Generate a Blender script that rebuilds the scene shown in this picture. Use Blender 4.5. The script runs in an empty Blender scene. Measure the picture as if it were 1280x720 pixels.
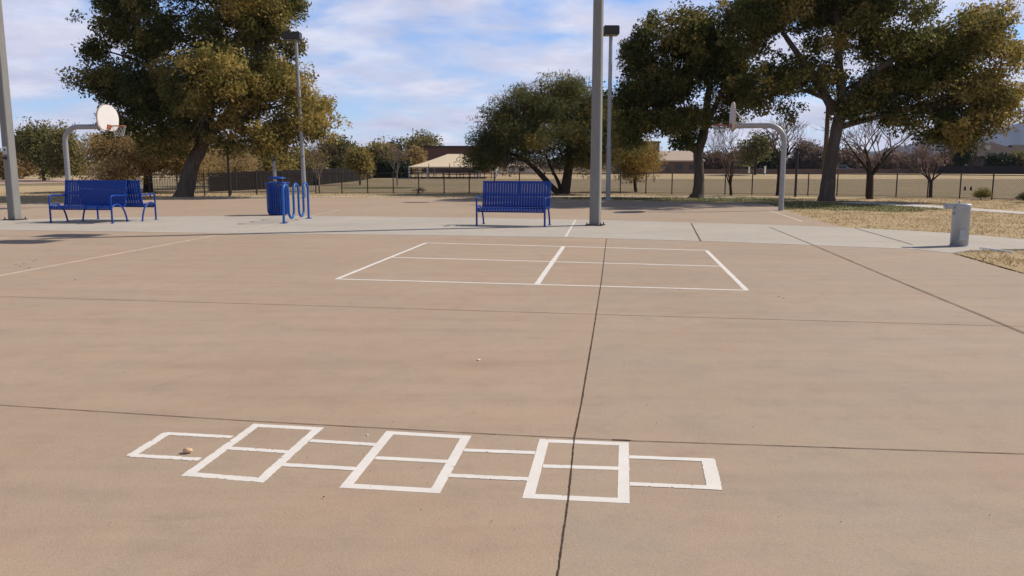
import bpy, math, random
import numpy as np
from mathutils import Vector, Matrix

PI = math.pi
R = math.radians
rng = np.random.default_rng(11)
rnd = random.Random(5)
scene = bpy.context.scene
COL = scene.collection

# ------------------------------------------------------------------ camera
F = 1030.0                     # focal length in pixels of a 1280 wide picture
PITCH = math.atan(155 / F)
CAM_H = 1.5
cd = bpy.data.cameras.new("camera")
cam = bpy.data.objects.new("camera", cd)
COL.objects.link(cam)
cd.sensor_width = 36
cd.lens = F / 1280 * 36
cd.clip_start = 0.05
cd.clip_end = 20000
cam.location = (0, 0, CAM_H)
cam.rotation_euler = (PI / 2 - PITCH, 0, 0)
scene.camera = cam


def ray(px, py):
    u = (px - 640) / F
    v = -(py - 360) / F
    return (u, math.cos(PITCH) + v * math.sin(PITCH), -math.sin(PITCH) + v * math.cos(PITCH))


def G(px, py, z=0.0):
    d = ray(px, py)
    t = (z - CAM_H) / d[2]
    return (d[0] * t, d[1] * t)


def P(px, py, Y):
    d = ray(px, py)
    t = Y / d[1]
    return Vector((d[0] * t, Y, CAM_H + d[2] * t))


# ------------------------------------------------------------------ materials
def mat(name, col=(.5, .5, .5), rough=.6, metal=0.0, var=None, scale=4.0, amount=.5, bump=0.0, bscale=40.0, coat=0.0, stretch=None):
    m = bpy.data.materials.new(name)
    m.use_nodes = True
    nt = m.node_tree
    b = nt.nodes["Principled BSDF"]
    b.inputs["Roughness"].default_value = rough
    b.inputs["Metallic"].default_value = metal
    b.inputs["Coat Weight"].default_value = coat
    if rough >= .75:
        b.inputs["Specular IOR Level"].default_value = .08
    b.inputs["Base Color"].default_value = (*col, 1)
    tc = nt.nodes.new("ShaderNodeTexCoord")
    src = tc.outputs["Object"]
    if stretch:
        mp = nt.nodes.new("ShaderNodeMapping")
        mp.inputs["Scale"].default_value = stretch
        nt.links.new(src, mp.inputs["Vector"])
        src = mp.outputs["Vector"]
    if var:
        n = nt.nodes.new("ShaderNodeTexNoise")
        n.inputs["Scale"].default_value = scale
        n.inputs["Detail"].default_value = 6
        n.inputs["Roughness"].default_value = .65
        nt.links.new(src, n.inputs["Vector"])
        r = nt.nodes.new("ShaderNodeValToRGB")
        r.color_ramp.elements[0].position = .5 - amount / 2
        r.color_ramp.elements[1].position = .5 + amount / 2
        r.color_ramp.elements[0].color = (*col, 1)
        r.color_ramp.elements[1].color = (*var, 1)
        nt.links.new(n.outputs["Fac"], r.inputs["Fac"])
        nt.links.new(r.outputs["Color"], b.inputs["Base Color"])
    if bump:
        n2 = nt.nodes.new("ShaderNodeTexNoise")
        n2.inputs["Scale"].default_value = bscale
        n2.inputs["Detail"].default_value = 4
        nt.links.new(src, n2.inputs["Vector"])
        bp = nt.nodes.new("ShaderNodeBump")
        bp.inputs["Strength"].default_value = bump
        bp.inputs["Distance"].default_value = .02
        nt.links.new(n2.outputs["Fac"], bp.inputs["Height"])
        nt.links.new(bp.outputs["Normal"], b.inputs["Normal"])
    return m


def noise(nt, vec, scale, detail=5, rough=.6, sc=None):
    if sc:
        mp = nt.nodes.new("ShaderNodeMapping")
        mp.inputs["Scale"].default_value = sc
        nt.links.new(vec, mp.inputs["Vector"])
        vec = mp.outputs["Vector"]
    n = nt.nodes.new("ShaderNodeTexNoise")
    n.inputs["Scale"].default_value = scale
    n.inputs["Detail"].default_value = detail
    n.inputs["Roughness"].default_value = rough
    nt.links.new(vec, n.inputs["Vector"])
    return n.outputs["Fac"]


def ramp(nt, fac, stops):
    r = nt.nodes.new("ShaderNodeValToRGB")
    e = r.color_ramp.elements
    while len(e) < len(stops):
        e.new(.5)
    for i, (p, c) in enumerate(stops):
        e[i].position = p
        e[i].color = (*c, 1) if len(c) == 3 else c
    nt.links.new(fac, r.inputs["Fac"])
    return r.outputs["Color"]


def mix(nt, fac, a, b, mode='MIX'):
    m = nt.nodes.new("ShaderNodeMix")
    m.data_type = 'RGBA'
    m.blend_type = mode
    for s, i in ((fac, 0), (a, 6), (b, 7)):
        if isinstance(s, (int, float)):
            m.inputs[i].default_value = s
        elif isinstance(s, tuple):
            m.inputs[i].default_value = (*s, 1)
        else:
            nt.links.new(s, m.inputs[i])
    return m.outputs[2]


def concrete(name, c0, c1, stain, speck=.5, pour=False):
    """weathered broom-finished concrete: broad mottling, faint drag streaks, grain, stains"""
    m = bpy.data.materials.new(name)
    m.use_nodes = True
    nt = m.node_tree
    b = nt.nodes["Principled BSDF"]
    b.inputs["Roughness"].default_value = .85
    b.inputs["Specular IOR Level"].default_value = .3
    tc = nt.nodes.new("ShaderNodeTexCoord").outputs["Object"]
    big = noise(nt, tc, .35, 6, .6)
    col = ramp(nt, big, [(.32, c0), (.68, c1)])
    hue = noise(nt, tc, .9, 6, .65)
    col = mix(nt, .9, col, ramp(nt, hue, [(.28, (1.03, .968, .955)), (.5, (1, 1, 1)), (.72, (.955, .988, 1.02))]), 'MULTIPLY')
    streak = noise(nt, tc, 1.0, 5, .6, (.35, 3.2, 1))
    col = mix(nt, .42, col, ramp(nt, streak, [(.3, (.82, .80, .80)), (.5, (1, 1, 1)), (.72, (1.08, 1.07, 1.05))]), 'MULTIPLY')
    mid = noise(nt, tc, 3.2, 7, .72)
    col = mix(nt, .8, col, ramp(nt, mid, [(.28, (.86, .86, .88)), (.5, (1, 1, 1)), (.75, (1.06, 1.05, 1.03))]), 'MULTIPLY')
    grain = noise(nt, tc, 140, 3, .7)
    col = mix(nt, speck, col, ramp(nt, grain, [(.3, (.72, .71, .70)), (.55, (1, 1, 1)), (.8, (1.15, 1.14, 1.13))]), 'MULTIPLY')
    st = noise(nt, tc, 1.4, 8, .75)
    stf = ramp(nt, st, [(.61, (0, 0, 0)), (.73, (.4, .4, .4))])
    col = mix(nt, stf, col, stain)
    if pour:
        # the pour right of the long joint cured a shade greyer
        sx = nt.nodes.new("ShaderNodeSeparateXYZ")
        nt.links.new(tc, sx.inputs[0])
        (xa, ya), (xb, yb) = G(697, 720), G(757, 303)
        kk = (xb - xa) / (yb - ya)
        m1 = nt.nodes.new("ShaderNodeMath")
        m1.operation = 'MULTIPLY_ADD'
        m1.inputs[1].default_value = -kk
        nt.links.new(sx.outputs[1], m1.inputs[0])
        nt.links.new(sx.outputs[0], m1.inputs[2])
        m2 = nt.nodes.new("ShaderNodeMath")
        m2.operation = 'GREATER_THAN'
        m2.inputs[1].default_value = xa - kk * ya
        nt.links.new(m1.outputs[0], m2.inputs[0])
        col = mix(nt, m2.outputs[0], col, mix(nt, 1.0, col, (.965, .985, 1.01), 'MULTIPLY'))
    # faint drag and shoe scuffs: short thin marks
    sc1 = noise(nt, tc, 2.2, 3, .55, (1.0, 9.0, 1))
    sc2 = noise(nt, tc, 1.1, 2, .5)
    scm = nt.nodes.new("ShaderNodeMath")
    scm.operation = 'MULTIPLY'
    nt.links.new(sc1, scm.inputs[0])
    nt.links.new(sc2, scm.inputs[1])
    col = mix(nt, ramp(nt, scm.outputs[0], [(.38, (0, 0, 0)), (.46, (.28, .28, .28))]), col, tuple(x * .62 for x in c0))
    # small scuffs and dark spots
    v = nt.nodes.new("ShaderNodeTexVoronoi")
    v.inputs["Scale"].default_value = 1.9
    v.inputs["Randomness"].default_value = 1
    nt.links.new(tc, v.inputs["Vector"])
    wob = noise(nt, tc, 30, 3, .6)
    ad = nt.nodes.new("ShaderNodeMath")
    ad.operation = 'MULTIPLY_ADD'
    ad.inputs[1].default_value = .05
    nt.links.new(wob, ad.inputs[0])
    nt.links.new(v.outputs["Distance"], ad.inputs[2])
    sp = ramp(nt, ad.outputs[0], [(.036, (.4, .4, .4)), (.05, (0, 0, 0))])
    col = mix(nt, sp, col, tuple(x * .45 for x in c0))
    nt.links.new(col, b.inputs["Base Color"])
    h1 = noise(nt, tc, 95, 3, .65)
    bp = nt.nodes.new("ShaderNodeBump")
    bp.inputs["Strength"].default_value = .35
    bp.inputs["Distance"].default_value = .006
    nt.links.new(h1, bp.inputs["Height"])
    nt.links.new(bp.outputs["Normal"], b.inputs["Normal"])
    return m


def ground_mat(name, c0, c1, green, gmin=.55, gmax=.7):
    m = bpy.data.materials.new(name)
    m.use_nodes = True
    nt = m.node_tree
    b = nt.nodes["Principled BSDF"]
    b.inputs["Roughness"].default_value = .95
    b.inputs["Specular IOR Level"].default_value = .1
    tc = nt.nodes.new("ShaderNodeTexCoord").outputs["Object"]
    col = ramp(nt, noise(nt, tc, .45, 7, .65), [(.3, c0), (.7, c1)])
    gf = ramp(nt, noise(nt, tc, .11, 7, .65), [(gmin, (0, 0, 0)), (gmax, (.8, .8, .8))])
    col = mix(nt, gf, col, green)
    col = mix(nt, .7, col, ramp(nt, noise(nt, tc, 9, 6, .75), [(.3, (.62, .6, .56)), (.55, (1, 1, 1)), (.8, (1.15, 1.15, 1.1))]), 'MULTIPLY')
    nt.links.new(col, b.inputs["Base Color"])
    bp = nt.nodes.new("ShaderNodeBump")
    bp.inputs["Strength"].default_value = .6
    bp.inputs["Distance"].default_value = .05
    nt.links.new(noise(nt, tc, 22, 4, .7), bp.inputs["Height"])
    nt.links.new(bp.outputs["Normal"], b.inputs["Normal"])
    return m


def leaf_mat(name, stops, trans=.3):
    m = bpy.data.materials.new(name)
    m.use_nodes = True
    nt = m.node_tree
    for n in list(nt.nodes):
        if n.type != 'OUTPUT_MATERIAL':
            nt.nodes.remove(n)
    out = [n for n in nt.nodes if n.type == 'OUTPUT_MATERIAL'][0]
    at = nt.nodes.new("ShaderNodeAttribute")
    at.attribute_name = "tint"
    col = ramp(nt, at.outputs["Fac"], stops)
    d = nt.nodes.new("ShaderNodeBsdfPrincipled")
    d.inputs["Roughness"].default_value = .55
    d.inputs["Specular IOR Level"].default_value = .15
    t = nt.nodes.new("ShaderNodeBsdfTranslucent")
    nt.links.new(col, d.inputs["Base Color"])
    nt.links.new(col, t.inputs["Color"])
    mx = nt.nodes.new("ShaderNodeMixShader")
    mx.inputs[0].default_value = trans
    nt.links.new(d.outputs[0], mx.inputs[1])
    nt.links.new(t.outputs[0], mx.inputs[2])
    nt.links.new(mx.outputs[0], out.inputs["Surface"])
    return m


def blades_mat(name, stops):
    return leaf_mat(name, stops, .2)


M = {}
M['court'] = concrete("court_concrete", (.378, .279, .196), (.417, .313, .222), (.27, .205, .165), .55, True)
M['strip'] = concrete("grey_concrete", (.418, .370, .308), (.475, .428, .362), (.36, .33, .29), .45)
M['path'] = concrete("path_concrete", (.50, .46, .41), (.56, .52, .47), (.4, .36, .31), .4)
M['ground'] = ground_mat("dry_turf", (.215, .165, .097), (.285, .218, .132), (.155, .15, .065), .52, .70)
M['lawn'] = ground_mat("winter_lawn", (.40, .295, .165), (.51, .39, .235), (.23, .20, .09), .60, .78)
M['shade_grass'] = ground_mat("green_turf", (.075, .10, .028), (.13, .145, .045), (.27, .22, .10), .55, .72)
M['gravel'] = ground_mat("pink_gravel", (.40, .275, .215), (.50, .36, .29), (.36, .28, .2), .6, .8)
M['bare'] = ground_mat("bare_earth", (.26, .155, .095), (.33, .21, .13), (.2, .15, .08), .6, .8)
M['joint'] = mat("joint_dirt", (.045, .027, .018), .95, var=(.12, .076, .05), scale=14, amount=.3)
M['joint_thin'] = mat("joint_grit", (.12, .08, .058), .95, var=(.24, .165, .12), scale=8, amount=.3)  # brown grit, the thin joints' own colour
M['joint_light'] = mat("pale_joint_filler", (.6, .56, .5), .9, var=(.7, .67, .6), scale=9)
M['blue'] = mat("blue_powder_coat", (.0015, .036, .235), .40, var=(.002, .042, .27), scale=6, amount=.6)
M['bluerack'] = mat("blue_weathered_paint", (.012, .085, .33), .38, var=(.02, .11, .36), scale=9, amount=.5)
for k_ in ('blue', 'bluerack'):
    M[k_].node_tree.nodes['Principled BSDF'].inputs['Specular IOR Level'].default_value = .28
M['liner'] = mat("dark_liner", (.02, .02, .025), .6)
M['galv'] = mat("galvanised_steel", (.24, .245, .255), .5, metal=.3, var=(.33, .33, .335), scale=5, amount=.5)
M['polegrey'] = mat("grey_pole_paint", (.19, .187, .175), .75, var=(.24, .235, .22), scale=3, amount=.5, stretch=(6, 6, .6))
M['fountain'] = mat("grey_fountain_coat", (.33, .36, .39), .45, metal=.2, var=(.40, .42, .44), scale=6, amount=.6, bump=.15, bscale=160)
M['bronze'] = mat("dark_bronze", (.025, .02, .016), .45, metal=.3)
M['lens'] = mat("lamp_lens", (.30, .22, .12), .25)
M['board'] = mat("white_backboard", (.60, .58, .56), .5, var=(.68, .66, .64), scale=2.5)
M['boardedge'] = mat("rusty_edge", (.42, .30, .22), .8, var=(.55, .46, .38), scale=12)
M['rim'] = mat("orange_rim", (.42, .10, .04), .5, var=(.3, .08, .04), scale=20)
M['chain'] = mat("chain_net", (.4, .4, .4), .45, metal=.6)
M['black'] = mat("black_fence_paint", (.016, .013, .011), .5, var=(.03, .024, .02), scale=4)
M['wire'] = mat("fence_wire", (.03, .026, .022), .6)
M['screen'] = mat("dark_fence_screen", (.011, .009, .008), .95, var=(.018, .014, .012), scale=1.2, stretch=(1, 1, 3))
M['woodpole'] = mat("wood_pole", (.16, .115, .075), .9, var=(.23, .17, .11), scale=6, stretch=(4, 4, .4))
M['sign'] = mat("pale_sign", (.55, .55, .56), .5)
M['signdark'] = mat("sign_print", (.10, .10, .12), .5)
M['tan'] = mat("tan_fabric", (.62, .50, .34), .8, var=(.68, .56, .40), scale=.4)
M['steelw'] = mat("pale_steel", (.55, .55, .54), .5)
M['brown_wall'] = mat("red_brown_stucco", (.12, .058, .042), .9, var=(.15, .078, .058), scale=.3)
M['grey_wall'] = mat("grey_brown_stucco", (.13, .105, .095), .9, var=(.17, .14, .125), scale=.3)
M['tan_roof'] = mat("tan_tile_roof", (.40, .31, .24), .9, var=(.47, .37, .29), scale=1.5)
M['tan_wall'] = mat("tan_brown_wall", (.15, .095, .07), .9, var=(.19, .13, .1), scale=.4)
M['cream_wall'] = mat("cream_wall", (.6, .48, .38), .9)
M['dark_roof'] = mat("brown_tile_roof", (.045, .033, .03), .9, var=(.065, .048, .044), scale=2)
M['house_wall'] = mat("house_stucco", (.085, .062, .055), .9, var=(.11, .082, .07), scale=.5)
M['glass'] = mat("dark_glass", (.03, .035, .04), .15)
M['blockwall'] = mat("dark_block_wall", (.024, .022, .024), .95, var=(.036, .032, .033), scale=1.0)
M['mountain'] = mat("desert_mountain", (.042, .046, .062), 1.0, var=(.06, .06, .075), scale=.006, amount=.5, bump=1.0, bscale=.01)
M['rock'] = mat("tan_stone", (.55, .36, .2), .8, var=(.62, .44, .27), scale=60)
M['whitebit'] = mat("white_scrap", (.75, .72, .68), .7)
M['darkdeb'] = mat("dry_litter", (.12, .07, .04), .9)
M['tyre'] = mat("tyre_rubber", (.02, .02, .02), .8)
M['pvc'] = mat("white_pipe", (.7, .68, .64), .5)
M['stump'] = mat("dark_timber", (.05, .035, .028), .9)


def bark(name, a, b_):
    return mat(name, a, .95, var=b_, scale=7, amount=.45, bump=1.0, bscale=16, stretch=(1, 1, .28))


M['bark'] = bark("elm_bark", (.06, .046, .037), (.135, .108, .088))
M['barkdark'] = bark("mesquite_bark", (.035, .026, .02), (.07, .052, .04))
M['barkpale'] = bark("pale_bark", (.16, .12, .10), (.26, .21, .18))
M['twig'] = mat("grey_twigs", (.15, .105, .085), .9, var=(.21, .16, .135), scale=2)
M['twigpink'] = mat("pinkish_twigs", (.15, .098, .08), .9, var=(.21, .148, .125), scale=2)

# tint 0..1 along these ramps: leaf-to-leaf colour, green through olive to autumn gold, plus sunlight painted into two elm crowns
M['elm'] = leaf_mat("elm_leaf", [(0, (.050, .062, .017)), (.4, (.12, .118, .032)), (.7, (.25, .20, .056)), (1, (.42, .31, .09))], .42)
M['mesq'] = leaf_mat("mesquite_leaf", [(0, (.055, .070, .025)), (.45, (.13, .138, .045)), (.75, (.24, .185, .052)), (1, (.36, .23, .06))], .4)
M['gold'] = leaf_mat("gold_leaf", [(0, (.17, .12, .052)), (.5, (.28, .195, .075)), (1, (.40, .28, .10))], .35)
M['olive'] = leaf_mat("olive_leaf", [(0, (.085, .095, .035)), (.5, (.20, .175, .06)), (1, (.34, .25, .075))], .42)
M['deep'] = leaf_mat("dark_leaf", [(0, (.018, .027, .012)), (.6, (.04, .052, .018)), (1, (.085, .085, .03))], .2)
M['dun'] = leaf_mat("dun_leaf", [(0, (.15, .105, .08)), (.5, (.24, .165, .125)), (1, (.34, .24, .18))], .3)
M['tan_leaf'] = leaf_mat("tan_leaf", [(0, (.22, .155, .075)), (.5, (.36, .255, .115)), (1, (.5, .36, .15))], .45)
M['dryblade'] = blades_mat("dry_grass_blade", [(0, (.27, .19, .09)), (.5, (.48, .355, .185)), (1, (.62, .49, .28))])
M['greenblade'] = blades_mat("green_grass_blade", [(0, (.04, .065, .016)), (.6, (.09, .12, .03)), (1, (.25, .2, .09))])


def paint_mat():
    m = bpy.data.materials.new("worn_white_paint")
    m.use_nodes = True
    nt = m.node_tree
    b = nt.nodes["Principled BSDF"]
    b.inputs["Roughness"].default_value = .7
    tc = nt.nodes.new("ShaderNodeTexCoord").outputs["Object"]
    col = ramp(nt, noise(nt, tc, 5, 6, .7), [(.3, (.69, .64, .58)), (.7, (.79, .735, .67))])
    wear = ramp(nt, noise(nt, tc, 26, 6, .75), [(.66, (0, 0, 0)), (.76, (.6, .6, .6))])
    col = mix(nt, wear, col, (.45, .33, .25))
    grain = noise(nt, tc, 140, 3, .7)
    col = mix(nt, .35, col, ramp(nt, grain, [(.3, (.75, .75, .75)), (.6, (1, 1, 1))]), 'MULTIPLY')
    nt.links.new(col, b.inputs["Base Color"])
    return m


M['paint'] = paint_mat()
M['oldpaint'] = mat("faded_cream_paint", (.60, .46, .35), .8, var=(.72, .60, .48), scale=6, amount=.5)


# ------------------------------------------------------------------ mesh helpers
class MB:
    def __init__(self):
        self.v = []
        self.f = []
        self.smooth = []

    def add(self, verts, faces, smooth=False):
        o = len(self.v)
        self.v += [tuple(p) for p in verts]
        self.f += [tuple(i + o for i in f) for f in faces]
        self.smooth += [smooth] * len(faces)

    def box(self, c, s, rz=0.0, bev=0.0, mat4=None):
        hx, hy, hz = s[0] / 2, s[1] / 2, s[2] / 2
        if bev <= 0:
            vs = [Vector((x, y, z)) for z in (-hz, hz) for y in (-hy, hy) for x in (-hx, hx)]
            fs = [(0, 2, 3, 1), (4, 5, 7, 6), (0, 1, 5, 4), (2, 6, 7, 3), (0, 4, 6, 2), (1, 3, 7, 5)]
        else:
            import bmesh
            bm = bmesh.new()
            bmesh.ops.create_cube(bm, size=1)
            for v in bm.verts:
                v.co = Vector((v.co.x * s[0], v.co.y * s[1], v.co.z * s[2]))
            bmesh.ops.bevel(bm, geom=bm.edges[:], offset=bev, segments=2, affect='EDGES')
            bm.verts.index_update()
            vs = [v.co.copy() for v in bm.verts]
            fs = [tuple(v.index for v in f.verts) for f in bm.faces]
            bm.free()
        m = mat4 if mat4 else Matrix.Translation(c) @ Matrix.Rotation(rz, 4, 'Z')
        self.add([m @ v for v in vs], fs)

    def tube(self, pts, rad, n=8, cap=True, flat=None):
        pts = [Vector(p) for p in pts]
        k = len(pts)
        if not isinstance(rad, (list, tuple)):
            rad = [rad] * k
        vs, fs = [], []
        t0 = (pts[1] - pts[0]).normalized()
        up = Vector((0, 0, 1)) if abs(t0.z) < .9 else Vector((1, 0, 0))
        a = t0.cross(up).normalized()
        for i, p in enumerate(pts):
            if i == 0:
                t = pts[1] - pts[0]
            elif i == k - 1:
                t = pts[-1] - pts[-2]
            else:
                t = pts[i + 1] - pts[i - 1]
            t.normalize()
            a = (a - t * a.dot(t))
            if a.length < 1e-5:
                a = t.orthogonal()
            a.normalize()
            b = t.cross(a)
            for j in range(n):
                w = 2 * PI * j / n
                vs.append(p + (a * math.cos(w) + b * math.sin(w)) * rad[i])
        for i in range(k - 1):
            for j in range(n):
                j2 = (j + 1) % n
                fs.append((i * n + j, i * n + j2, (i + 1) * n + j2, (i + 1) * n + j))
        self.add(vs, fs, True)
        if cap:
            self.add(vs[:n], [tuple(range(n - 1, -1, -1))])
            self.add(vs[-n:], [tuple(range(n))])

    def lathe(self, prof, n=32, c=(0, 0, 0), smooth=True):
        vs, fs = [], []
        for r, z in prof:
            for j in range(n):
                w = 2 * PI * j / n
                vs.append((c[0] + r * math.cos(w), c[1] + r * math.sin(w), c[2] + z))
        for i in range(len(prof) - 1):
            for j in range(n):
                j2 = (j + 1) % n
                fs.append((i * n + j, i * n + j2, (i + 1) * n + j2, (i + 1) * n + j))
        self.add(vs, fs, smooth)

    def prism(self, poly, z0, z1):
        n = len(poly)
        vs = [(x, y, z0) for x, y in poly] + [(x, y, z1) for x, y in poly]
        fs = [tuple(range(n, 2 * n))] + [(i, (i + 1) % n, n + (i + 1) % n, n + i) for i in range(n)] + [tuple(range(n - 1, -1, -1))]
        self.add(vs, fs)

    def strap(self, path, w, t, axis=Vector((1, 0, 0))):
        """flat bar of width w (along axis) and thickness t following path"""
        path = [Vector(p) for p in path]
        k = len(path)
        vs, fs = [], []
        for i, p in enumerate(path):
            tg = (path[min(i + 1, k - 1)] - path[max(i - 1, 0)]).normalized()
            nn = axis.cross(tg).normalized()
            for sx, sn in ((-1, -1), (1, -1), (1, 1), (-1, 1)):
                vs.append(p + axis * (sx * w / 2) + nn * (sn * t / 2))
        for i in range(k - 1):
            for j in range(4):
                j2 = (j + 1) % 4
                fs.append((i * 4 + j, i * 4 + j2, i * 4 + 4 + j2, i * 4 + 4 + j))
        fs += [(3, 2, 1, 0), (k * 4 - 4, k * 4 - 3, k * 4 - 2, k * 4 - 1)]
        self.add(vs, fs)

    def build(self, name, m, parent=None, world=False):
        me = bpy.data.meshes.new(name)
        vs = self.v
        if world and parent is not None:
            l = parent.location
            vs = [(x - l.x, y - l.y, z - l.z) for x, y, z in vs]
        me.from_pydata(vs, [], self.f)
        me.polygons.foreach_set("use_smooth", self.smooth)
        me.materials.append(m)
        me.update()
        o = bpy.data.objects.new(name, me)
        COL.objects.link(o)
        if parent:
            o.parent = parent
        return o


def thing(name, label, cat, loc=(0, 0, 0), rz=0.0, group=None):
    o = bpy.data.objects.new(name, None)
    o.empty_display_size = .2
    COL.objects.link(o)
    o.location = loc
    o.rotation_euler = (0, 0, rz)
    o["label"] = label
    o["category"] = cat
    if group:
        o["group"] = group
    return o


def tag(o, label=None, cat=None, group=None, kind=None):
    if label:
        o["label"] = label
    if cat:
        o["category"] = cat
    if group:
        o["group"] = group
    if kind:
        o["kind"] = kind
    return o


def copy_thing(root, loc, rz, label, group=None):
    r = root.copy()
    COL.objects.link(r)
    r.location = loc
    r.rotation_euler = (0, 0, rz)
    r["label"] = label
    if group:
        r["group"] = group
    for ch in root.children:
        c = ch.copy()
        COL.objects.link(c)
        c.parent = r
        for g in ch.children:
            d = g.copy()
            COL.objects.link(d)
            d.parent = c
    return r


def sheet(name, poly, z, m, thick=0.0, label=None):
    b = MB()
    if thick:
        b.prism(poly, z - thick, z)
    else:
        b.add([(x, y, z) for x, y in poly], [tuple(range(len(poly)))])
    o = b.build(name, m)
    o["kind"] = "structure"
    if label:
        o["label"] = label
    return o


# ------------------------------------------------------------------ light and sky
EL, AZ = R(40), R(17.5)          # sun to the right and a little beyond
sdir = Vector((math.cos(EL) * math.cos(AZ), math.cos(EL) * math.sin(AZ), math.sin(EL)))
sl = bpy.data.lights.new("sun", 'SUN')
sl.energy = 5.0
sl.angle = R(.53)
sl.color = (1, .92, .815)
so = bpy.data.objects.new("sun", sl)
so.rotation_euler = sdir.to_track_quat('Z', 'Y').to_euler()
so.location = (60, 20, 60)
COL.objects.link(so)

w = bpy.data.worlds.new("World")
scene.world = w
w.use_nodes = True
nt = w.node_tree
bg = nt.nodes["Background"]
bg.inputs["Strength"].default_value = .12
sky = nt.nodes.new("ShaderNodeTexSky")
sky.sky_type = 'NISHITA'
sky.sun_disc = False
sky.sun_elevation = EL
sky.sun_rotation = PI / 2 - AZ
sky.altitude = 1200
sky.air_density = 1.0
sky.dust_density = .2
sky.ozone_density = 5.0
tc = nt.nodes.new("ShaderNodeTexCoord")
sep = nt.nodes.new("ShaderNodeSeparateXYZ")
nt.links.new(tc.outputs["Generated"], sep.inputs[0])


def mth(op, a, b=None, c=None):
    n = nt.nodes.new("ShaderNodeMath")
    n.operation = op
    for i, s in enumerate((a, b, c)):
        if s is None:
            continue
        if isinstance(s, (int, float)):
            n.inputs[i].default_value = s
        else:
            nt.links.new(s, n.inputs[i])
    return n.outputs[0]


zc = mth('MAXIMUM', sep.outputs[2], 0.0)
den = mth('ADD', zc, .20)
cmb = nt.nodes.new("ShaderNodeCombineXYZ")
nt.links.new(mth('DIVIDE', sep.outputs[0], den), cmb.inputs[0])
nt.links.new(mth('DIVIDE', sep.outputs[1], den), cmb.inputs[1])
mp = nt.nodes.new("ShaderNodeMapping")
mp.inputs["Location"].default_value = (3.1, 1.7, 0)
mp.inputs["Scale"].default_value = (.75, .85, 1)
nt.links.new(cmb.outputs[0], mp.inputs["Vector"])
cn = nt.nodes.new("ShaderNodeTexNoise")
cn.inputs["Scale"].default_value = 1.9
cn.inputs["Detail"].default_value = 9
cn.inputs["Roughness"].default_value = .55
cn.inputs["Distortion"].default_value = .35
nt.links.new(mp.outputs[0], cn.inputs["Vector"])
cover = ramp(nt, cn.outputs["Fac"], [(.40, (0, 0, 0)), (.50, (.7, .7, .7)), (.58, (1, 1, 1))])
# cloud tone: bright tops, lavender grey undersides
cn2 = nt.nodes.new("ShaderNodeTexNoise")
cn2.inputs["Scale"].default_value = 3.6
cn2.inputs["Detail"].default_value = 8
cn2.inputs["Roughness"].default_value = .6
nt.links.new(mp.outputs[0], cn2.inputs["Vector"])
ctone = ramp(nt, cn2.outputs["Fac"], [(.32, (4.8, 4.85, 6.1)), (.52, (5.95, 5.95, 7.1)), (.68, (7.5, 7.45, 8.2))])
hz = mth('MULTIPLY', mth('POWER', mth('SUBTRACT', 1.0, zc), 9.0), .55)     # thin veil gets deeper towards the horizon
mr = nt.nodes.new("ShaderNodeMapRange")          # clouds thinned overhead, out of view, to cut the fill light
mr.interpolation_type = 'SMOOTHSTEP'
mr.inputs[1].default_value = .30
mr.inputs[2].default_value = .62
mr.inputs[3].default_value = 1.0
mr.inputs[4].default_value = .12
nt.links.new(zc, mr.inputs[0])
tintc = mix(nt, mr.outputs[0], (.50, .46, .40), (1.0, 1.11, 1.28))  # unseen upper sky darkened and warmed to deepen cast shadows
skyb = mix(nt, 1.0, sky.outputs[0], tintc, 'MULTIPLY')
veil = mix(nt, hz, skyb, (4.45, 4.8, 6.9))
covk = mth('MULTIPLY', cover, mr.outputs[0])
skyc = mix(nt, covk, veil, ctone)
nt.links.new(skyc, bg.inputs["Color"])

# ------------------------------------------------------------------ ground, courts, paths
sheet("ground", [(-2400, -60), (2400, -60), (2400, 3600), (-2400, 3600)], -.045, M['ground'])

near_edge_R = [(1280, 342), (1252, 334.7), (1221, 325.5), (1187, 316), (1145, 311.5)]
court_poly = [(-22, -6), (9.5, -6), (10.2, 4.0), (10.0, 8.0)] + [G(*q) for q in near_edge_R]
far_R = [(1068, 285.5), (1040, 280.5), (1012, 272), (987, 264.5), (973, 258.5), (958, 254.5), (880, 252.8), (760, 250.6), (600, 248.0), (480, 247.2), (330, 247.6), (190, 249.5), (60, 253.5), (-60, 258)]
court_poly += [G(*q) for q in far_R] + [(-24, 26), (-24, 10)]
sheet("court_slab", court_poly, -.004, M['court'], .14)

strip_px = [(-120, 286), (0, 287.3), (275, 291.3), (500, 293.6), (705, 296.5), (900, 302), (1071, 308.7), (1145, 311.3), (1187, 316), (1206, 313.6), (1240, 311.5), (1330, 310.5),
            (1330, 305), (1280, 299), (1205, 292.5), (1145, 288.6), (1068, 284.8), (955, 280.6), (900, 279), (750, 275), (600, 272.3), (400, 270), (266, 269.9), (100, 272.5), (0, 275), (-120, 278.5)]
sheet("concrete_walk", [G(*q) for q in strip_px], 0.0, M['strip'], .14)

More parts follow.
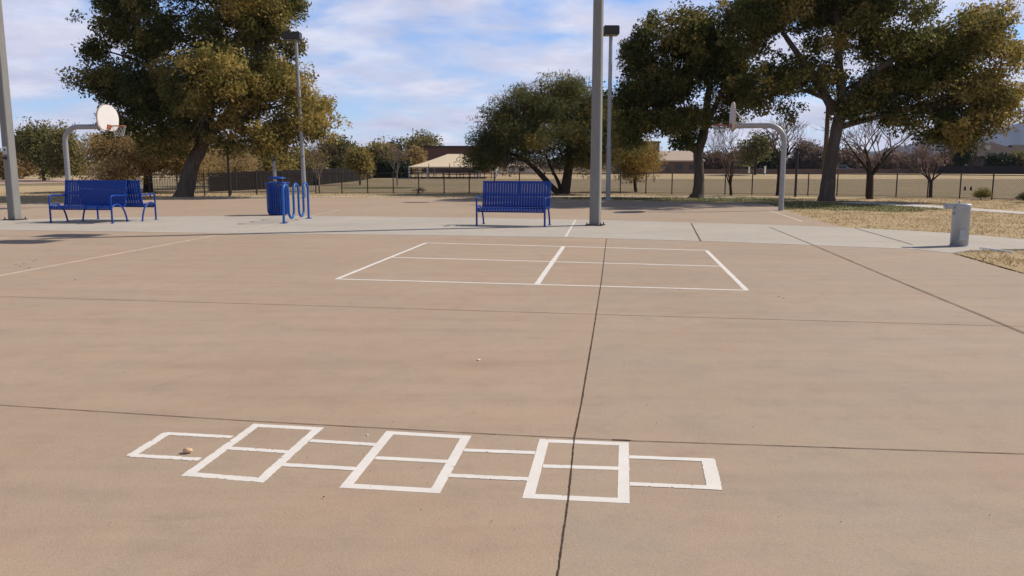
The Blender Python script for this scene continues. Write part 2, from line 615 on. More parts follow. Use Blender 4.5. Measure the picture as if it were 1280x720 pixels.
# lawn beyond the courts, the gravel bed at far left, shaded turf under the right-hand trees
sheet("lawn", [G(*q) for q in [(-200, 244), (-200, 233), (90, 231.5), (190, 240), (480, 242.2), (800, 242.4), (1100, 246), (1300, 250.5), (1700, 262)]] + [(30, 4), (6, 4)] + [G(*q) for q in [(1145, 300), (1000, 275), (960, 256), (760, 251), (480, 248), (60, 255), (-150, 262)]], -.030, M['lawn'])
sheet("gravel_bed", [G(*q) for q in [(-260, 231), (-260, 219), (-60, 216), (60, 213.5), (150, 214), (150, 222), (90, 227), (40, 229)]], -.034, M['gravel'])
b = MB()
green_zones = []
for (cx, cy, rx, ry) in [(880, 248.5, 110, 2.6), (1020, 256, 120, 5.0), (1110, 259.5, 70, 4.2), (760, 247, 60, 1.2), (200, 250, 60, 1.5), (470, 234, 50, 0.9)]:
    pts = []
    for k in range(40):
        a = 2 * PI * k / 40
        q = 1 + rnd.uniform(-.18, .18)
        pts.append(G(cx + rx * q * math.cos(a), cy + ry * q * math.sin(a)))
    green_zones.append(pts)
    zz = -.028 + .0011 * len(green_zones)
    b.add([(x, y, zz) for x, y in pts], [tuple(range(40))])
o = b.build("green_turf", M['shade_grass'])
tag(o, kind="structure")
b = MB()
for (cx, cy, rx, ry) in [(890, 222.5, 90, 1.5), (1090, 221.5, 70, 1.2), (1180, 223, 60, 1.2), (640, 219, 110, 1.6), (475, 219, 45, 2.2), (800, 222, 60, 1.0)]:
    pts = []
    for k in range(36):
        a = 2 * PI * k / 36
        q = 1 + rnd.uniform(-.2, .2)
        pts.append(G(cx + rx * q * math.cos(a), cy + ry * q * math.sin(a), -.08))
    b.add([(x, y, -.042 + .0007 * len(b.f)) for x, y in pts], [tuple(range(36))])
tag(b.build("bare_earth", M['bare']), kind="structure")
# far pale field rising behind the fence
b = MB()
xs = np.linspace(-90, 130, 45)
for i, x in enumerate(xs):
    h = .10 + .08 * math.sin(x * .05) + (.12 if x > 10 else 0)
    b.v += [(x, 86, -.06), (x, 97, .02 + h * .7), (x, 106, h), (x, 111, -.07)]
for i in range(44):
    for j in range(3):
        b.f.append((i * 4 + j, i * 4 + 4 + j, i * 4 + 5 + j, i * 4 + 1 + j))
        b.smooth.append(True)
tag(b.build("field_bank", M['lawn']), kind="structure")
sheet("park_path", [G(*q) for q in [(1040, 252.4), (1075, 251.8), (1150, 255), (1280, 264), (1420, 274), (1420, 278), (1280, 267), (1150, 258.2), (1090, 254.6)]], -.018, M['path'], .06)
# thin pale path past the trees along the fence
sheet("edge_strip", [G(*q) for q in [(190, 247.4), (480, 245.2), (760, 245.6), (1000, 247.9), (1000, 247.2), (760, 244.9), (480, 244.5), (190, 246.5)]], -.020, M['path'], .05)


def ragged_strip(b, p0, p1, wd, z, jag=.25, step=.007, seed=0, bite=0.0):
    """a painted or cut line between two ground points, edges uneven"""
    r = random.Random(seed)
    p0, p1 = Vector((*p0, 0)), Vector((*p1, 0))
    L = (p1 - p0).length
    n = max(2, int(L / step))
    n = min(n, 900)
    d = (p1 - p0).normalized()
    nn = Vector((-d.y, d.x, 0))
    vs = []
    a = c = 0.0
    for i in range(n + 1):
        a = a * .6 + r.uniform(-1, 1) * jag * wd * .5
        c = c * .6 + r.uniform(-1, 1) * jag * wd * .5
        ba = bc = 0
        if bite and r.random() < bite:
            if r.random() < .5:
                ba = -r.uniform(.08, .32) * wd
            else:
                bc = -r.uniform(.08, .32) * wd
        p = p0 + d * (L * i / n)
        e0 = p - nn * (wd / 2 + a * .5 + ba)
        e1 = p + nn * (wd / 2 + c * .5 + bc)
        vs += [(e0.x, e0.y, z), (e1.x, e1.y, z)]
    b.add(vs, [(2 * i, 2 * i + 2, 2 * i + 3, 2 * i + 1) for i in range(n)])


def poly_strip(b, pts, wd, z, **k):
    for i in range(len(pts) - 1):
        ragged_strip(b, pts[i], pts[i + 1], wd, z, seed=rnd.randint(0, 9999), **k)


# control joints
b = MB()
jA = [(686, 800), (697, 720), (711, 620), (718, 548), (727.5, 500), (741, 420), (752, 350), (757.5, 303), (758.5, 297.6)]
wj = [.0068, .0068, .007, .0075, .009, .009, .010, .011]
for i in range(len(jA) - 1):
    ragged_strip(b, G(*jA[i]), G(*jA[i + 1]), wj[i], -.0006, jag=.6, step=.011, seed=i, bite=.05)
tag(b.build("wide_joint", M['joint']), kind="structure")
b = MB()
poly_strip(b, [G(0 - 120, 500), G(0, 506), G(300, 525), G(620, 542.5), G(788, 550.4), G(1280, 567), G(1400, 571)], .0065, -.0008, jag=.6, step=.03)
ragged_strip(b, G(765, 549.2), G(789, 550.5), .014, -.0004, jag=.8, step=.01, seed=77)
tag(b.build("near_joint", M['joint']), kind="structure")
b = MB()
poly_strip(b, [G(-60, 369), G(0, 370.3), G(400, 382), G(757, 393), G(1280, 408), G(1400, 411)], .010, -.0009, jag=.5, step=.05)
poly_strip(b, [G(2400, 895), G(1400, 472), G(1280, 416), G(1120, 350), G(1010, 303.6), G(962, 284)], .017, .0045, jag=.4, step=.05)
tag(b.build("far_joint", M['joint_thin']), kind="structure")
b = MB()
poly_strip(b, [G(864, 279), G(876, 301.4)], .030, .0045, jag=.3, step=.05)
poly_strip(b, [G(1068, 285), G(1141, 306)], .022, .0048, jag=.3, step=.05)
tag(b.build("walk_joint", M['joint_thin']), kind="structure")
b = MB()
poly_strip(b, [G(719.5, 275), G(707, 296.2)], .05, .0042, jag=.3, step=.05)
tag(b.build("pale_joint", M['joint_light']), kind="structure")

# court lines (four-square box and worn boundary lines)
b = MB()
z = -.0030
q = dict(a=(420, 348.3), b=(935, 362.4), c=(882, 312.6), d=(533, 303.2))
ragged_strip(b, G(*q['a']), G(*q['b']), .060, z, jag=.12, step=.03, seed=1)
ragged_strip(b, G(421, 348.4), G(533, 303.2), .062, z + .0004, jag=.1, step=.03, seed=2)
ragged_strip(b, G(883, 312.8), G(933, 362.2), .064, z + .0004, jag=.1, step=.03, seed=3)
ragged_strip(b, G(*q['d']), G(*q['c']), .070, z, jag=.2, step=.05, seed=4)
ragged_strip(b, G(671, 355.2), G(704.5, 307.6), .072, z + .0004, jag=.15, step=.03, seed=5)
ragged_strip(b, G(490, 321.3), G(902, 332.5), .065, z, jag=.2, step=.05, seed=6)
tag(b.build("four_square_lines", M['paint']), kind="structure")
b = MB()
poly_strip(b, [G(-70, 357), G(0, 344), G(275, 293), G(283, 291.6)], .045, z, jag=.5, step=.05, bite=.03)
poly_strip(b, [G(455, 264.4), G(530, 262.0)], .04, z, jag=.3, step=.2)
poly_strip(b, [G(590, 258.0), G(760, 261.0), G(880, 262.3)], .04, z, jag=.3, step=.2)
poly_strip(b, [G(960, 262.5), G(1003, 276.5)], .05, z, jag=.3, step=.1)
poly_strip(b, [G(300, 289.5), G(425, 262.5)], .05, .0042, jag=.3, step=.1)
poly_strip(b, [G(-20, 297.6), G(10, 297.2)], .11, z, jag=.3, step=.1)
tag(b.build("court_boundary_lines", M['oldpaint']), kind="structure")

# hopscotch: outlines from corner points
b = MB()
W1, W2 = .054, .046
dbl = [((226.5, 593.8), (329.6, 602.4), (405, 533.7), (317, 528.8)),
       ((424, 608.6), (549.8, 615.8), (589.4, 544), (483, 538)),
       ((652.6, 621.7), (787, 628.2), (786, 552.3), (674.6, 547.8))]
mids = [((284, 559.2), (360, 564.2)), ((469.5, 571.5), (560, 576.3)), ((678.7, 581.8), (787, 585.2))]
zh = -.0031


def inset(poly, d):
    n = len(poly)
    out = []
    for i in range(n):
        p, c, nx = Vector(poly[i - 1]), Vector(poly[i]), Vector(poly[(i + 1) % n])
        e1, e2 = (c - p).normalized(), (nx - c).normalized()
        n1, n2 = Vector((-e1.y, e1.x)), Vector((-e2.y, e2.x))
        k = d / (1 + n1.dot(n2))
        out.append(tuple(c + (n1 + n2) * k))
    return out


for qi, quad in enumerate(dbl):
    pts = [G(*c) for c in quad]
    cen = inset(pts, W1 / 2)
    jg = .16 if qi == 0 else .05
    bt = .035 if qi == 0 else .006
    for i in range(4):
        a_, c_ = Vector(cen[i]), Vector(cen[(i + 1) % 4])
        d_ = (c_ - a_).normalized() * W1 / 2
        if i % 2 == 0:
            a_, c_ = a_ - d_, c_ + d_
        ragged_strip(b, a_, c_, W1, zh + (.0003 if i % 2 else 0), jag=jg, seed=20 + qi * 4 + i, bite=bt)
    ragged_strip(b, G(*mids[qi][0]), G(*mids[qi][1]), W2, zh + .0006, jag=jg * .8, seed=50 + qi, bite=bt)
sing = [((206, 541.2), (290, 545.6), .20, .05), ((165, 568.6), (250, 573.4), .28, .10), ((163.5, 569.4), (209.5, 540.4), .2, .04),
        ((388, 550.2), (470, 555.2), .12, .02), ((355, 580.2), (446, 585.4), .12, .02),
        ((580, 562), (669, 565.4), .12, .02), ((561, 593.7), (660, 598.2), .15, .03),
        ((786, 570.6), (893, 574.7), .1, .02), ((787, 604.2), (902, 609.4), .1, .02)]
for i, (p0, p1, jg, bt) in enumerate(sing):
    ragged_strip(b, G(*p0), G(*p1), W2 if i != 2 else W1, zh + .0009 + .00007 * i, jag=jg, seed=70 + i, bite=bt)
ragged_strip(b, G(885.3, 573.0), G(893.6, 611.5), .070, zh + .0012, jag=.1, seed=90)
tag(b.build("hopscotch_lines", M['paint']), kind="structure", label="white painted hopscotch grid on the tan concrete")

# ------------------------------------------------------------------ benches
def arc(c, r, a0, a1, n, yz):
    return [yz(c[0] + r * math.cos(a0 + (a1 - a0) * i / n), c[1] + r * math.sin(a0 + (a1 - a0) * i / n)) for i in range(n + 1)]


def spline(pts, n=6):
    out = []
    pts = [Vector(p) for p in pts]
    for i in range(len(pts) - 1):
        p0, p1, p2, p3 = pts[max(i - 1, 0)], pts[i], pts[i + 1], pts[min(i + 2, len(pts) - 1)]
        for k in range(n):
            t = k / n
            out.append(.5 * ((2 * p1) + (p2 - p0) * t + (2 * p0 - 5 * p1 + 4 * p2 - p3) * t * t + (3 * p1 - p0 - 3 * p2 + p3) * t ** 3))
    out.append(pts[-1])
    return out


BW = 1.65


def make_bench(label):
    t = thing("slatted_bench", label, "bench", group="blue metal benches")
    X = BW / 2
    n = 24
    seat, back = MB(), MB()
    sp = BW / n
    for i in range(n):
        x = -X + sp * (i + .5)
        seat.strap(spline([(x, .03, .345), (x, -.005, .385), (x, .02, .432), (x, .09, .445), (x, .3, .428), (x, .50, .418), (x, .585, .428)], 4), sp * .80, .006)
        back.strap(spline([(x, .59, .44), (x, .622, .52), (x, .645, .62), (x, .672, .82), (x, .70, 1.0), (x, .715, 1.055)], 4), sp * .88, .006)
    seat.tube([(-X, .035, .352), (X, .035, .352)], .018, 8)
    seat.box((0, .012, .395), (BW, .006, .02))
    seat.box((0, .3, .412), (BW, .05, .02))
    seat.tube([(-X, .575, .415), (X, .575, .415)], .018, 8)
    back.strap([(-X, .718, 1.03), (-X, .725, 1.085)], .001, .001)
    back.box((0, .717, 1.055), (BW + .02, .02, .05), bev=.006)
    back.box((0, .662, .74), (BW, .012, .045))
    back.box((0, .6, .455), (BW, .012, .04))
    seat.build("seat", M['blue'], t)
    back.build("backrest", M['blue'], t)
    for s in (-1, 1):
        x = s * (X + .022)
        a = MB()
        a.tube([(x, 0, .012), (x, 0, .2), (x, 0, .42)], .024, 8)
        a.box((x, 0, .006), (.07, .08, .012))
        a.build("leg", M['blue'], t)
        a = MB()
        a.tube(spline([(x, .004, .37), (x, .06, .43), (x, .18, .475), (x, .34, .455), (x, .5, .36), (x, .60, .2), (x, .66, .012)], 5), .022, 8)
        a.box((x, .66, .006), (.07, .08, .012))
        a.build("leg", M['blue'], t)
        a = MB()
        a.tube(spline([(x, 0, .42), (x, -.004, .58), (x, .015, .67), (x, .075, .70), (x, .2, .705), (x, .4, .69), (x, .655, .695)], 5), .022, 8)
        a.build("armrest", M['blue'], t)
        a = MB()
        a.tube(spline([(x, .56, .40), (x, .615, .5), (x, .65, .66), (x, .69, .9), (x, .715, 1.085)], 5), .022, 8)
        a.build("back_post", M['blue'], t)
    return t


b0 = make_bench("long blue slatted bench standing alone beside the tall square pole")
c = G(638, 283.1)
b0.location = (c[0], c[1], 0)
b0.rotation_euler = (0, 0, R(-13))
lb = G(102, 279.0)
a7 = R(-7)
bl = copy_thing(b0, (lb[0], lb[1], 0), a7, "front blue bench of the back-to-back pair, its seat facing us")
off = Vector((.30, 1.52, 0))
off.rotate(Matrix.Rotation(a7, 3, 'Z'))
copy_thing(b0, (lb[0] + off.x, lb[1] + off.y, 0), a7 + PI, "rear blue bench of the back-to-back pair, its seat facing the far court")

# ------------------------------------------------------------------ trash receptacle
c = G(348, 268.6)
t = thing("trash_receptacle", "round blue slatted trash can with a raised disc lid beside the bike rack", "trash can", (c[0], c[1], 0), R(10))
b = MB()
ns = 30
for i in range(ns):
    a = 2 * PI * i / ns
    ax = Vector((-math.sin(a), math.cos(a), 0))
    rr = lambda r, z: (r * math.cos(a), r * math.sin(a), z)
    b.strap(spline([rr(.285, .06), rr(.31, .12), rr(.315, .5), rr(.318, .80), rr(.338, .92), rr(.35, .955)], 3), .042, .007, ax)
b.build("body", M['blue'], t)
b = MB()
for zz, r in ((.10, .298), (.45, .305), (.80, .308)):
    b.lathe([(r, zz - .025), (r + .006, zz - .025), (r + .006, zz + .025), (r, zz + .025), (r, zz - .025)], 40)
b.lathe([(.24, .02), (.285, .02), (.29, .07), (.24, .07)], 40)
b.lathe([(.0, .045), (.285, .045)], 40)
b.build("hoop_band", M['blue'], t)
b = MB()
b.tube([(.345 * math.cos(2 * PI * k / 40), .345 * math.sin(2 * PI * k / 40), .955) for k in range(41)], .016, 8, cap=False)
b.build("rim", M['blue'], t)
b = MB()
b.lathe([(0, .06), (.265, .06), (.275, .92), (.255, .92), (.25, .08), (0, .08)], 32)
b.build("liner", M['liner'], t)
b = MB()
b.lathe([(0, 1.135), (.10, 1.13), (.20, 1.115), (.25, 1.09), (.25, 1.068), (.19, 1.075), (0, 1.085)], 40)
b.build("lid", M['blue'], t)
for k in range(3):
    a = 2 * PI * k / 3 + .5
    b = MB()
    b.tube([(.20 * math.cos(a), .20 * math.sin(a), .90), (.15 * math.cos(a), .15 * math.sin(a), 1.09)], .011, 6)
    b.build("lid_support", M['galv'], t)

# ------------------------------------------------------------------ wave bike rack
c0, c1 = Vector((*G(355, 279.2), 0)), Vector((*G(386, 273.2), 0))
ang = math.atan2(c1.y - c0.y, c1.x - c0.x)
L = (c1 - c0).length
t = thing("bike_rack", "blue wave bike rack of three humps beside the trash can", "bike rack", c0, ang)
p = L / 5
r = p / 2
pts = [(0, 0, .02)]
top, bot = .98 - r, .10 + r
for k in range(5):
    x0 = k * p
    if k % 2 == 0:
        pts += [(x0 + r - r * math.cos(PI * i / 12), 0, top + r * math.sin(PI * i / 12)) for i in range(13)]
    else:
        pts += [(x0 + r - r * math.cos(PI * i / 12), 0, bot - r * math.sin(PI * i / 12)) for i in range(13)]
pts.append((L, 0, .02))
b = MB()
b.tube(pts, .032, 12)
b.build("wave_tube", M['bluerack'], t)
for x in (0, L):
    b = MB()
    b.box((x, 0, .008), (.15, .15, .016), bev=.004)
    for sx in (-1, 1):
        for sy in (-1, 1):
            b.tube([(x + sx * .055, sy * .055, .016), (x + sx * .055, sy * .055, .026)], .010, 6)
    b.build("foot_plate", M['bluerack'], t)

# ------------------------------------------------------------------ drinking fountain
c = G(1198.5, 307.6)
t = thing("drinking_fountain", "grey cylindrical drinking fountain pedestal at the edge of the walk", "drinking fountain", (c[0], c[1], 0), R(-8))
b = MB()
b.lathe([(0, .006), (.152, .006), (.152, .70), (.158, .712), (.158, .765), (.152, .778), (.10, .784), (0, .784)], 40)
b.build("pedestal", M['fountain'], t)
b = MB()
b.lathe([(0, .002), (.17, .002), (.17, .012), (.153, .012)], 32)
b.build("base_plate", M['fountain'], t)
b = MB()
b.box((-.225, 0, .735), (.15, .16, .10), bev=.02)
b.build("bowl_arm", M['fountain'], t)
b = MB()
b.tube(spline([(-.045, 0, .78), (-.045, 0, .81), (-.06, 0, .825)], 3), .016, 8)
b.build("spout", M['galv'], t)
b = MB()
b.box((0, -.1515, .22), (.12, .012, .20), bev=.003)
for sx in (-1, 1):
    b.tube([(sx * .048, -.155, .22), (sx * .048, -.162, .22)], .007, 6)
b.build("access_panel", M['fountain'], t)
b = MB()
b.tube([(-.155, -.05, .60), (-.172, -.052, .60)], .022, 12)
b.build("push_button", M['galv'], t)

# ------------------------------------------------------------------ tall square light poles
def square_pole(loc, rz, w0, label, H, sign, arms_rz):
    t = thing("court_light_pole", label, "light pole", loc, rz, "tall square court light poles")
    b = MB()
    n = 10
    ch = .18
    vs, fs = [], []
    zs = [0.0, H * .25, H * .5, H * .75, H]
    for zz in zs:
        ww = w0 / 2 * (1 - .30 * zz / H)
        k = ww * (1 - ch)
        for x, y in ((k, -ww), (ww, -k), (ww, k), (k, ww), (-k, ww), (-ww, k), (-ww, -k), (-k, -ww)):
            vs.append((x, y, zz))
    for i in range(len(zs) - 1):
        for j in range(8):
            j2 = (j + 1) % 8
            fs.append((i * 8 + j, i * 8 + j2, i * 8 + 8 + j2, i * 8 + 8 + j))
    fs.append(tuple(range(len(vs) - 8, len(vs))))
    b.add(vs, fs)
    b.build("shaft", M['polegrey'], t)
    b = MB()
    b.box((0, -w0 / 2 + .004, .45), (.09, .02, .16), bev=.004)
    b.build("hand_hole_cover", M['polegrey'], t)
    b = MB()
    b.box((0, 0, .012), (w0 * 1.7, w0 * 1.7, .024), bev=.004)
    for sx in (-1, 1):
        for sy in (-1, 1):
            b.tube([(sx * w0 * .68, sy * w0 * .68, .02), (sx * w0 * .68, sy * w0 * .68, .075)], .014, 6)
    b.build("base_plate", M['bronze'], t)
    b = MB()
    for s in (-1, 1):
        e = Vector((0, s * .72, 0))
        e.rotate(Matrix.Rotation(arms_rz - rz, 3, 'Z'))
        b.tube([(0, 0, H - .15), (e.x, e.y, H - .15)], .035, 8)
    b.build("cross_arm", M['bronze'], t)
    for s in (-1, 1):
        e = Vector((0, s * .72, 0))
        e.rotate(Matrix.Rotation(arms_rz - rz, 3, 'Z'))
        b = MB()
        b.box((e.x, e.y, H - .1), (1.0, .70, .30), arms_rz - rz, bev=.03)
        hd = b.build("lamp_head", M['bronze'], t)
        b = MB()
        b.box((e.x, e.y, H - .257), (.84, .56, .012), arms_rz - rz)
        b.build("lens", M['lens'], hd)
    if sign:
        b = MB()
        b.box((-.0, -w0 / 2 * .93 - .006, 1.86), (.15, .012, .20), bev=.003)
        sg = b.build("sign_plate", M['sign'], t)
        b = MB()
        b.box((0, -w0 / 2 * .93 - .0135, 1.87), (.07, .003, .07))
        b.box((0, -w0 / 2 * .93 - .0135, 1.80), (.10, .003, .014))
        b.build("sign_print", M['signdark'], sg)
        b = MB()
        b.box((0, -w0 / 2 * .93 - .03, 1.66), (.08, .06, .07), bev=.006)
        b.build("junction_box", M['bronze'], t)
    return t


c = G(744, 281.6)
square_pole((c[0], c[1], 0), R(-19), .25, "tall grey square pole rising beside the lone blue bench", 10.25, False, R(-8))
c = G(19, 274.8)
square_pole((c[0], c[1], 0), R(-20), .25, "tall grey square pole with a small sign plate, left of the bench pair", 10.25, True, R(-8))


def shoebox_lamp(px, base_py, top_py, rad, head_c, head_s, label, lean=0.0):
    c = G(px, base_py)
    Y = c[1]
    t = thing("street_lamp", label, "lamp post", (c[0], c[1], -.08), 0, "box-headed park lamps")
    H = P(px, top_py, Y).z + .08
    b = MB()
    b.tube([(0, 0, 0), (lean * .5, 0, H * .5), (lean, 0, H)], [rad, rad * .85, rad * .7], 12)
    b.build("pole", M['galv'], t)
    b = MB()
    b.tube([(0, 0, 0), (0, 0, .10)], [rad * 1.8, rad * 1.6], 12)
    b.build("pole_base", M['galv'], t)
    hx, hy, hz_ = head_c
    b = MB()
    b.box((hx + lean, hy, H + hz_), head_s, bev=.03)
    hd = b.build("lamp_head", M['bronze'], t)
    b = MB()
    b.box((hx + lean, hy, H + hz_ - head_s[2] / 2 - .008), (head_s[0] * .8, head_s[1] * .8, .014))
    b.build("lens", M['lens'], hd)
    return t


shoebox_lamp(381, 247.2, 50, .105, (-.16, 0, .16), (.75, .55, .34), "box-headed lamp post standing behind the blue bike rack", -.13)
shoebox_lamp(760, 249.4, 44, .105, (0, -.05, .17), (.64, .6, .36), "box-headed lamp post just behind the tall square pole", 0)


def simple_post(name, px, base_py, top_py, Y, rad, m, label, cat, cap=True):
    p0 = P(px, base_py, Y)
    p1 = P(px, top_py, Y)
    t = thing(name, label, cat, (p0.x, Y, -.09))
    b = MB()
    b.tube([(0, 0, 0), (0, 0, p1.z + .09)], [rad, rad * .85], 10)
    b.build("shaft", m, t)
    b = MB()
    b.box((0, 0, p1.z + .10), (rad * 2.6, rad * 2.6, .05), bev=.01)
    b.build("cap", m, t)
    return t


simple_post("metal_post", 287, 244, 183, 39.5, .055, M['black'], "thin dark post by the picket fence, right of the big leaning trunk", "post")
simple_post("pale_post", 344.5, 246, 168, 37.5, .085, M['galv'], "pale round post rising behind the blue trash can into the tree", "post")
simple_post("tall_fence_post", 994, 246, 187, 39, .06, M['black'], "tall dark post in the fence, right of the curved hoop pole", "post")
t = simple_post("utility_pole", 1029, 247, 120, 36.5, .11, M['woodpole'], "brown wooden utility pole close behind the thick right-hand trunk", "utility pole")
simple_post("flag_post", 936, 217, 208, 100, .11, M['pvc'], "left of two short white posts on the far pale field", "post")
simple_post("flag_post", 956, 218, 208, 97, .11, M['pvc'], "right of two short white posts on the far pale field", "post")

# ------------------------------------------------------------------ basketball hoops
def hoop(loc, rz, armz, reach, label):
    t = thing("basketball_hoop", label, "basketball hoop", loc, rz, "basketball hoops on the far court")
    rc = .52
    pts = [(0, 0, 0), (0, 0, 1.2)] + [(rc - rc * math.cos(PI / 2 * i / 10), 0, armz - rc + rc * math.sin(PI / 2 * i / 10)) for i in range(11)] + [(reach - .03, 0, armz)]
    b = MB()
    b.tube(pts, .088, 16)
    b.build("curved_pole", M['galv'], t)
    # fan backboard in the plane x = reach, facing +x
    out = []
    for i in range(25):
        a = PI * i / 24
        out.append((.60 * math.cos(a), .27 + .50 * math.sin(a) ** .9))
    out += [(-.56, .04), (-.40, -.09), (-.2, -.13), (.2, -.13), (.40, -.09), (.56, .04)]
    z0 = armz - .02
    n = len(out)

    def slab(sc, x0, x1):
        m_ = MB()
        vs = [(x0, y * sc, z0 + .35 + (zz - .35) * sc) for y, zz in out] + [(x1, y * sc, z0 + .35 + (zz - .35) * sc) for y, zz in out]
        m_.add(vs, [tuple(range(n)), tuple(range(2 * n - 1, n - 1, -1))] + [(i, n + i, n + (i + 1) % n, (i + 1) % n) for i in range(n)])
        return m_
    bd = slab(1.0, reach - .03, reach + .012).build("backboard", M['boardedge'], t)
    slab(.95, reach + .008, reach + .018).build("board_face", M['board'], bd)
    b = MB()
    rr = .225
    rx = reach + .17 + rr
    zr = armz + .02
    b.tube([(rx + rr * math.cos(2 * PI * k / 32), rr * math.sin(2 * PI * k / 32), zr) for k in range(33)], .014, 8, cap=False)
    b.box((reach + .03, 0, zr - .03), (.03, .18, .16))
    for s in (-1, 1):
        b.tube([(reach + .03, s * .07, zr - .005), (rx - rr * .85, s * rr * .5, zr)], .012, 6)
    b.tube([(reach + .03, 0, zr - .09), (rx - rr, 0, zr)], .012, 6)
    b.build("rim", M['rim'], t)
    b = MB()
    for k in range(12):
        for s in (-1, 1):
            a0 = 2 * PI * k / 12
            pp = []
            for i in range(5):
                a = a0 + s * i * PI / 12
                q = rr * (1 - .1 * i)
                pp.append((rx + q * math.cos(a), q * math.sin(a), zr - .09 * i))
            b.tube(pp, .0045, 4, cap=False)
    b.build("net", M['chain'], t)
    b = MB()
    b.tube([(reach - .45, 0, armz + .05), (reach - .03, 0, armz + .52)], .022, 8)
    b.build("brace", M['galv'], t)
    return t


c = G(976, 263)
hoop((c[0], c[1], -.01), R(180 - 7), 2.74, 1.66, "basketball hoop on a curved pole facing left, by the two big right trees")
c = G(88, 258.5)
hoop((c[0], c[1], -.01), R(-9), 2.79, 1.70, "basketball hoop with white fan backboard behind the pair of back-to-back benches")

# ------------------------------------------------------------------ fences
def run_points(px_pts, step, z=-.08):
    pts = [Vector((*G(*q, z), 0)) for q in px_pts]
    out = []
    carry = 0.0
    for i in range(len(pts) - 1):
        d = pts[i + 1] - pts[i]
        L_ = d.length
        s = carry
        while s < L_:
            out.append(pts[i] + d * (s / L_))
            s += step
        carry = s - L_
    return pts, out


FH = 1.05
t = thing("mesh_fence", "long low black wire mesh fence between the court lawn and the field", "fence", (0, 40, -.08))
ctrl = [(395, 243.4), (430, 243.2), (600, 242.6), (740, 242.8), (910, 244.2), (1050, 246.2), (1190, 249.4), (1261, 251.6), (1420, 257.5)]
cp, posts = run_points(ctrl, 1.33)
for q_ in posts:
    b = MB()
    b.tube([(q_.x, q_.y, -.08), (q_.x, q_.y, FH)], .030, 8)
    b.lathe([(.034, FH - .01), (.034, FH + .02), (0, FH + .035)], 8, (q_.x, q_.y, 0))
    b.build("fence_post", M['black'], t, world=True)
b = MB()
b.tube([(v.x, v.y, FH - .03) for v in cp], .020, 6)
b.build("top_rail", M['black'], t, world=True)
b = MB()
b.tube([(v.x, v.y, .02) for v in cp], .010, 6)
hh = FH - .07
for i in range(len(cp) - 1):
    p0, p1 = cp[i], cp[i + 1]
    d = p1 - p0
    L_ = d.length
    d.normalize()
    pitch = .085
    s = -hh
    while s < L_:
        for sg in (1, -1):
            s0, s1 = (s, s + hh)
            a0, a1 = max(0, s0), min(L_, s1)
            if a1 - a0 > .02:
                z0 = .02 + (a0 - s0)
                z1 = .02 + (a1 - s0)
                if sg < 0:
                    z0, z1 = .02 + hh - (a0 - s0), .02 + hh - (a1 - s0)
                A, B = p0 + d * a0, p0 + d * a1
                hw = .0032
                b.add([(A.x, A.y, z0 - hw), (B.x, B.y, z1 - hw), (B.x, B.y, z1 + hw), (A.x, A.y, z0 + hw)], [(0, 1, 2, 3)])
        s += pitch
b.build("mesh_panel", M['wire'], t, world=True)

t = thing("picket_fence", "black iron picket fence standing behind the big leaning trunk", "fence", (-15, 41, -.08))
cp, posts = run_points([(188, 247.4), (240, 246.2), (300, 245), (350, 244.2), (396, 243.6)], 1.25)
for q_ in posts:
    b = MB()
    b.tube([(q_.x, q_.y, -.08), (q_.x, q_.y, 1.12)], .036, 8)
    b.build("fence_post", M['black'], t, world=True)
b = MB()
for zz in (.12, .88, 1.03):
    b.tube([(v.x, v.y, zz) for v in cp], .016, 4)
b.build("rail", M['black'], t, world=True)
b = MB()
cp2, pk = run_points([(188, 247.4), (240, 246.2), (300, 245), (350, 244.2), (396, 243.6)], .115)
for q_ in pk:
    b.tube([(q_.x, q_.y, .04), (q_.x, q_.y, 1.06)], .009, 4)
b.build("picket_panel", M['black'], t, world=True)

t = thing("screened_fence", "dark solid screened fence running back behind the pale bare tree", "fence", (-10, 55, -.08))
cp, posts = run_points([(262, 240.5), (330, 237.2), (400, 231.5), (440, 227.5), (478, 221.5), (500, 217.5)], 2.4)
b = MB()
for i in range(len(cp) - 1):
    p0, p1 = cp[i], cp[i + 1]
    d = (p1 - p0).normalized()
    nn = Vector((-d.y, d.x, 0)) * .02
    h0, h1 = 1.0 + .16 * i * .4, 1.0 + .16 * (i + 1) * .4
    vs = [p0 - nn, p1 - nn, p1 + nn, p0 + nn]
    b.add([(v.x, v.y, -.08) for v in vs] + [(vs[0].x, vs[0].y, h0), (vs[1].x, vs[1].y, h1), (vs[2].x, vs[2].y, h1), (vs[3].x, vs[3].y, h0)],
          [(0, 1, 5, 4), (2, 3, 7, 6), (4, 5, 6, 7), (1, 2, 6, 5), (3, 0, 4, 7)])
b.build("screen_panel", M['screen'], t, world=True)
for q_ in posts:
    b = MB()
    b.tube([(q_.x, q_.y - .04, -.08), (q_.x, q_.y - .04, 1.22)], .04, 6)
    b.build("fence_post", M['black'], t, world=True)


